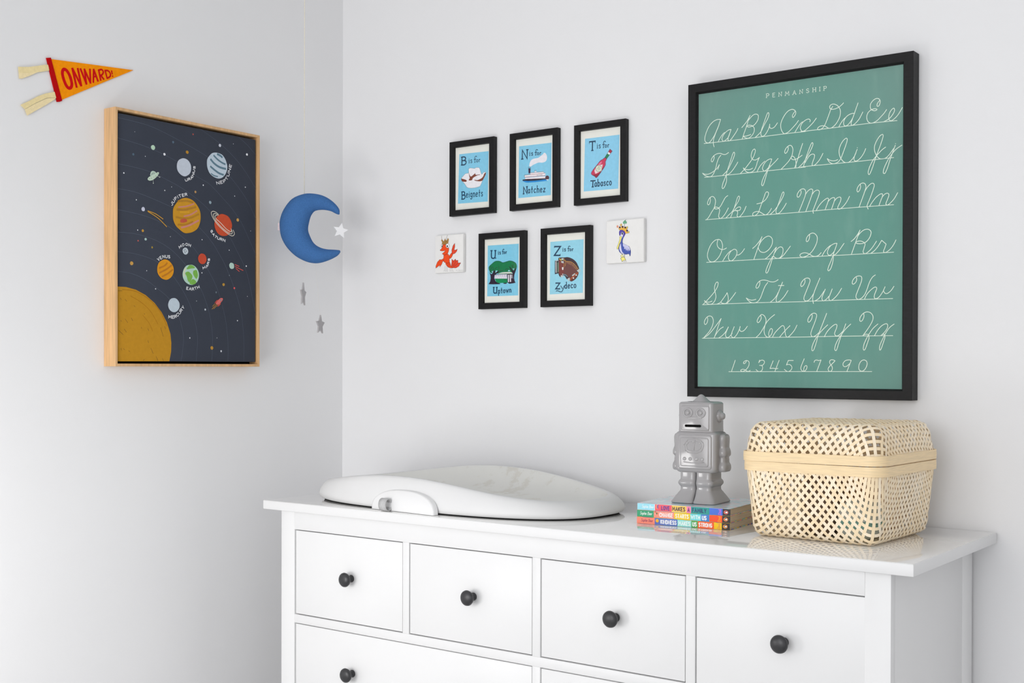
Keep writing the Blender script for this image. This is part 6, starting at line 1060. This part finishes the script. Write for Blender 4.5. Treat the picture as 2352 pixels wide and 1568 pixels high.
# what shows through the weave
def soft_block(name, label, cat, cx, cy, w, d, h, rgb, rz, rough=.6, r=.012, bulge=.006):
    o = thing(name, label, cat, (KX+cx*math.cos(KR)-cy*math.sin(KR), KY+cx*math.sin(KR)+cy*math.cos(KR), DZ+.0036), rz)
    secs = []
    for k in range(9):
        f = k/8; e = math.sin(math.pi*f)
        ins = r*(1-min(1, e*2.2))
        secs.append((w-2*ins+bulge*e, d-2*ins+bulge*e, r, h*f))
    loft('wrapping', secs, mat(name+'_cloth', rgb, rough, .3, noise=.10, scale=25, bump=.4, bscale=60), o)
    return o
soft_block('wipes_pouch', 'dark brown soft pouch showing through the middle of the basket weave', 'pouch', -.012, -.050, .060, .055, .130, (128, 104, 86), 0.05)
o = soft_block('nappy_pack', 'white and pale teal soft pack showing through the right of the basket weave', 'pack', .062, -.045, .062, .080, .072, (222, 232, 228), 0.0)
loft('printed_stripe', [(.0690, .0870, .012, .022), (.0690, .0870, .012, .036)], mat('teal_print', (150, 206, 200), .5, .3, noise=.1), o)
soft_block('folded_muslin', 'cream folded cloth showing through the left of the basket weave', 'cloth', -.072, -.042, .050, .080, .082, (246, 232, 212), -.04)
soft_block('folded_cloth', 'brown folded cloth at the back of the basket glimpsed through its weave', 'cloth', 0.0, .058, .170, .070, .120, (196, 150, 106), 0.0)

# ------------------------------------------------------------------ large alphabet poster
PW_, PH_ = .522, .7202
pos = thing('penmanship_poster', 'large black framed green chalkboard poster of cursive alphabet letters on the right wall', 'poster', (1.1467, -.0005, 1.2106))
frame_mesh('frame', PW_, PH_, .0198, .0035, .0353, .0278, M_BLACK, pos)
def chalkboard():
    m = bpy.data.materials.new('chalkboard_print'); m.use_nodes = True
    nt = m.node_tree; N = nt.nodes; L = nt.links; p = N['Principled BSDF']
    p.inputs['Roughness'].default_value = .6; p.inputs['Specular IOR Level'].default_value = .2
    tc = N.new('ShaderNodeTexCoord')
    n1 = N.new('ShaderNodeTexNoise'); n1.inputs['Scale'].default_value = 4.5; n1.inputs['Detail'].default_value = 5; n1.inputs['Distortion'].default_value = .6
    n2 = N.new('ShaderNodeTexNoise'); n2.inputs['Scale'].default_value = 38; n2.inputs['Detail'].default_value = 3; n2.inputs['Roughness'].default_value = .6
    mp = N.new('ShaderNodeMapping'); mp.inputs['Scale'].default_value = (.8, 1, .25)
    L.new(tc.outputs['Object'], n1.inputs['Vector']); L.new(tc.outputs['Object'], mp.inputs[0]); L.new(mp.outputs[0], n2.inputs['Vector'])
    r1 = N.new('ShaderNodeValToRGB'); r1.color_ramp.elements[0].position = .3; r1.color_ramp.elements[1].position = .7
    r1.color_ramp.elements[0].color = lin((76, 138, 122))+(1,); r1.color_ramp.elements[1].color = lin((106, 158, 147))+(1,)
    # the print itself is greyer round its edges
    mpg = N.new('ShaderNodeMapping'); mpg.inputs['Location'].default_value = (-.261*2.55, 0, -.33*1.75); mpg.inputs['Scale'].default_value = (2.55, 0, 1.75)
    L.new(tc.outputs['Object'], mpg.inputs[0])
    gr = N.new('ShaderNodeTexGradient'); gr.gradient_type = 'SPHERICAL'; L.new(mpg.outputs[0], gr.inputs[0])
    rg = N.new('ShaderNodeValToRGB'); rg.color_ramp.elements[0].position = .15; rg.color_ramp.elements[1].position = .55
    rg.color_ramp.elements[0].color = (.55, .55, .55, 1); rg.color_ramp.elements[1].color = (0, 0, 0, 1)
    L.new(gr.outputs['Fac'], rg.inputs[0])
    mxg = N.new('ShaderNodeMix'); mxg.data_type = 'RGBA'; mxg.inputs['B'].default_value = lin((120, 147, 140))+(1,)
    L.new(rg.outputs[0], mxg.inputs['Factor']); L.new(r1.outputs[0], mxg.inputs['A'])
    r2_ = N.new('ShaderNodeValToRGB'); r2_.color_ramp.elements[0].position = .52; r2_.color_ramp.elements[1].position = .80
    r2_.color_ramp.elements[0].color = (0, 0, 0, 1); r2_.color_ramp.elements[1].color = (.2, .2, .2, 1)
    L.new(n2.outputs['Fac'], r2_.inputs[0])
    mx = N.new('ShaderNodeMix'); mx.data_type = 'RGBA'; mx.inputs['B'].default_value = lin((150, 184, 172))+(1,)
    L.new(r2_.outputs[0], mx.inputs['Factor']); L.new(mxg.outputs['Result'], mx.inputs['A'])
    L.new(mx.outputs['Result'], p.inputs['Base Color'])
    return m
sheet = box('print_sheet', .0205, PW_-.0205, -.0270, -.0030, .0205, PH_-.0205, chalkboard(), pos, bevel=0)
print_layers('pen', sheet, .0272, 0, 0, .7, .2)
PRN = {'row0': 'printed heading', }
pane = from_data('glazing', [(.0200, -.0288, .0200), (PW_-.0200, -.0288, .0200), (PW_-.0200, -.0288, PH_-.0200), (.0200, -.0288, PH_-.0200)], [(0, 1, 2, 3)], M_PANE, pos)

# ------------------------------------------------------------------ solar system picture (left wall)
M_OAK = mat('oak', (214, 172, 124), .5, .35, noise=.16, scale=9, stretch=(14, 14, 1), detail=6, bump=.05, bscale=60)
SW, SH, SD = .4453, .611, .0447
sol = thing('solar_system_canvas', 'oak framed dark blue canvas print of the planets on the left wall', 'picture', (.0005, -.7993, 1.277), math.pi/2)
frame_mesh('frame', SW, SH, .0066, .0004, SD-.0005, .012, M_OAK, sol)
box('shadow_gap_backing', .0072, SW-.0072, -.012, -.001, .0072, SH-.0072, M_SLOT, sol, bevel=0)
M_NAVY = mat('navy_canvas_print', (60, 65, 77), .75, .2, noise=.05, scale=8, bump=.12, bscale=900)
cv = box('canvas', .0112, SW-.0112, -.0388, -.0122, .0125, SH-.0125, M_NAVY, sol, bevel=.001)
print_layers('sol', cv, .0389, 0, 0, .75, .15)

# ------------------------------------------------------------------ five small alphabet frames
for key, x0, z0, label in (
    ('B', .4135, 1.6815, 'small black frame with a blue card of sugared pastries, "B is for Beignets"'),
    ('N', .6155, 1.6815, 'small black frame with a blue card of a steamboat, "N is for Natchez"'),
    ('T', .8155, 1.6800, 'small black frame with a blue card of a red sauce bottle, lettered with a T'),
    ('U', .5135, 1.4300, 'small black frame with a blue card of a green streetcar, "U is for Uptown"'),
    ('Z', .7143, 1.4300, 'small black frame with a blue card of an accordion, "Z is for Zydeco"')):
    t = thing('picture_frame', label, 'picture frame', (x0, -.0004, z0), 0, 'small black alphabet picture frames on the right wall')
    w, h = .1500, .1990
    frame_mesh('frame', w, h, .0152, .0012, .0151, .0086, M_BLACK, t)
    sh = box('mount', .0160, w-.0160, -.0080, -.0010, .0160, h-.0160, M_PAPER, t, bevel=0)
    print_layers(key, sh, .0082, 0, 0, .6, .2)
    from_data('glazing', [(.0158, -.0105, .0158), (w-.0158, -.0105, .0158), (w-.0158, -.0105, h-.0158), (.0158, -.0105, h-.0158)], [(0, 1, 2, 3)], M_PANE, t)

# ------------------------------------------------------------------ two small canvases
for key, x0, z0, w, h, label in (
    ('cr', .3612, 1.5312, .0985, .1020, 'small white square canvas painted with a red crawfish wearing a crown'),
    ('pe', .9095, 1.5305, .1065, .1050, 'small white square canvas painted with a blue pelican wearing a crown')):
    t = thing('mini_canvas', label, 'painting', (x0, -.0004, z0), 0, 'small square canvases hung beside the alphabet frames')
    c = box('canvas', 0, w, -.0121, 0, 0, h, M_CANVAS, t, bevel=.0022, seg=3)
    print_layers(key, c, .0122, 0, 0, .7, .2)

# ------------------------------------------------------------------ pennant (left wall)
pen = thing('pennant', 'small orange felt pennant with red lettering and cream ties on the left wall', 'pennant', (.0004, -.95, 1.88), math.pi/2)
FELT = {}
for nm, col, shapes in PRINTS['flag']: FELT[nm] = 1
def felt_layers():
    th = {'felt': .0018, 'band': .0030, 'tie': .0010}
    k = 0
    for li, (nm, col, shapes) in enumerate(PRINTS['flag']):
        m = mat('felt_'+nm, col, .95, .1, noise=.06, scale=160, bump=.3, bscale=700) if nm != 'lettering' else mat('felt_lettering', col, .9, .1, noise=.05, scale=160, bump=.2, bscale=700)
        for si, (kind, w, mode, s) in enumerate(shapes):
            v = [float(t)*1e-4 for t in s.split()]; pts = list(zip(v[::2], v[1::2]))
            V = []; Fc = []
            if kind == 'f':
                d0 = .0006+(.0011 if nm == 'tie' and si % 2 == 0 else 0); d1 = d0+th[nm]
                n = len(pts); ar = sum(pts[i-1][0]*pts[i][1]-pts[i][0]*pts[i-1][1] for i in range(n))
                if ar < 0: pts = pts[::-1]
                tri = geometry.tessellate_polygon([[Vector((p[0], p[1], 0)) for p in pts]])
                wv = (lambda p: .0012*math.sin(p[0]*90)) if nm == 'tie' else (lambda p: 0)
                V = [(p[0], -d1-abs(wv(p)), p[1]) for p in pts]+[(p[0], -d0-abs(wv(p)), p[1]) for p in pts]
                for t in tri:
                    a = [pts[i] for i in t]
                    s_ = (a[1][0]-a[0][0])*(a[2][1]-a[0][1])-(a[1][1]-a[0][1])*(a[2][0]-a[0][0])
                    t = tuple(t) if s_ > 0 else tuple(t)[::-1]
                    Fc.append(t); Fc.append(tuple(i+n for i in t[::-1]))
                for i in range(n):
                    j = (i+1) % n; Fc.append((i, i+n, j+n, j))
                from_data(nm, V, Fc, m, pen)
        if nm == 'lettering':
            V = []; Fc = []
            for si, (kind, w, mode, s) in enumerate(shapes):
                v = [float(t)*1e-4 for t in s.split()]; pts = list(zip(v[::2], v[1::2]))
                if mode == 1: pts = catmull(pts)
                if mode == 2: pts = catmull(pts, 6, True)
                stroke_geo(V, Fc, pts, w*1e-3, .0026+1e-5*si, mode == 2)
            from_data(nm, V, Fc, m, pen)
felt_layers()

# ------------------------------------------------------------------ moon mobile
MC = Vector(MOON_C)                       # centre of the crescent, hanging in the corner
mob = thing('moon_mobile', 'blue plush crescent moon mobile with little stars hanging on a cord in the corner', 'mobile', tuple(MC))
MR, MN = Vector(MOON_R), Vector(MOON_N)   # crescent's own right direction and facing direction
UPZ = Vector((0, 0, 1))
M_PLUSH = mat('blue_terry', (70, 115, 173), .95, .1, noise=.12, scale=420, bump=.7, bscale=600, detail=4)
M_CORD = mat('cream_cord', (232, 226, 210), .8, .2, noise=.05, scale=200)
def crescent():
    pair = MOON_PAIRS
    o = catmull([p[0] for p in pair], 4); i_ = catmull([p[1] for p in pair], 4)
    V = []; Fc = []; n = 20; N = len(o)
    for k in range(N):
        a = Vector((o[k][0], o[k][1])); b = Vector((i_[k][0], i_[k][1])); c = (a+b)/2; h = (a-b)/2
        hw = h.length; d = min(.036, .0045+hw*.80) if hw > .0008 else .0015
        if k in (0, N-1): d = .002
        for j in range(n):
            t = 2*math.pi*j/n
            x = c+h*math.cos(t); y = d*math.sin(t)
            V.append(MR*x.x+UPZ*x.y+MN*y)
    for k in range(N-1):
        for j in range(n): Fc.append((k*n+j, k*n+(j+1) % n, (k+1)*n+(j+1) % n, (k+1)*n+j))
    Fc.append(tuple(range(n))[::-1]); Fc.append(tuple((N-1)*n+j for j in range(n)))
    return V, Fc
V, Fc = crescent()
moon = from_data('moon', V, Fc, M_PLUSH, mob, smooth=True)
bm = bmesh.new(); bm.from_mesh(moon.data); bmesh.ops.recalc_face_normals(bm, faces=bm.faces); bm.to_mesh(moon.data); bm.free()
# woven label sewn into the left edge
tx, tz = MOON_TAG
V = []
for y in (-.0012, .0012):
    for dx, dz in ((-.0045, -.010), (.002, -.010), (.002, .010), (-.0045, .010)): V.append(MR*(tx+dx)+UPZ*(tz+dz)+MN*y)
tag_o = from_data('label_tag', V, [(0, 1, 2, 3), (7, 6, 5, 4), (0, 4, 5, 1), (1, 5, 6, 2), (2, 6, 7, 3), (3, 7, 4, 0)], mat('woven_label', (222, 204, 206), .8, .2, noise=.1, scale=300), moon)
cx_, cz_ = MOON_CORD
pc = MR*cx_
tube('cord', [tuple(pc+UPZ*cz_), tuple(pc+UPZ*.5), tuple(pc+UPZ*(RH-MC.z))], .0011, M_CORD, mob)
M_STAR = mat('white_wood', (238, 238, 240), .5, .3, noise=.02, scale=60)
M_STAR_SHADE = mat('shaded_white_wood', (176, 173, 175), .6, .3, noise=.03, scale=60)  # darker copy of the star white, shade of the turned stars put into the colour
for px, pz, R, ang, tilt, th, mm_, hook in MOON_STARS:
    P = []
    for k in range(10):
        a = math.pi/2+2*math.pi*k/10+tilt; r = R if k % 2 == 0 else R*.47
        P.append((r*math.cos(a), r*math.sin(a)))
    d = Vector((math.cos(ang), math.sin(ang), 0)); nn = Vector((math.sin(ang), -math.cos(ang), 0))
    c = MR*px+UPZ*pz
    V = [c+d*x+UPZ*z+nn*(th/2) for x, z in P]+[c+d*x+UPZ*z-nn*(th/2) for x, z in P]
    Fc = [tuple(range(10)), tuple(range(19, 9, -1))]+[(k, k+10, (k+1) % 10+10, (k+1) % 10) for k in range(10)]
    st = from_data('star', V, Fc, M_STAR if mm_ else M_STAR_SHADE, mob)
    tube('thread', [tuple(c+UPZ*R), tuple(MR*hook[0]+UPZ*hook[1])], .00012, M_CORD, mob, 5)
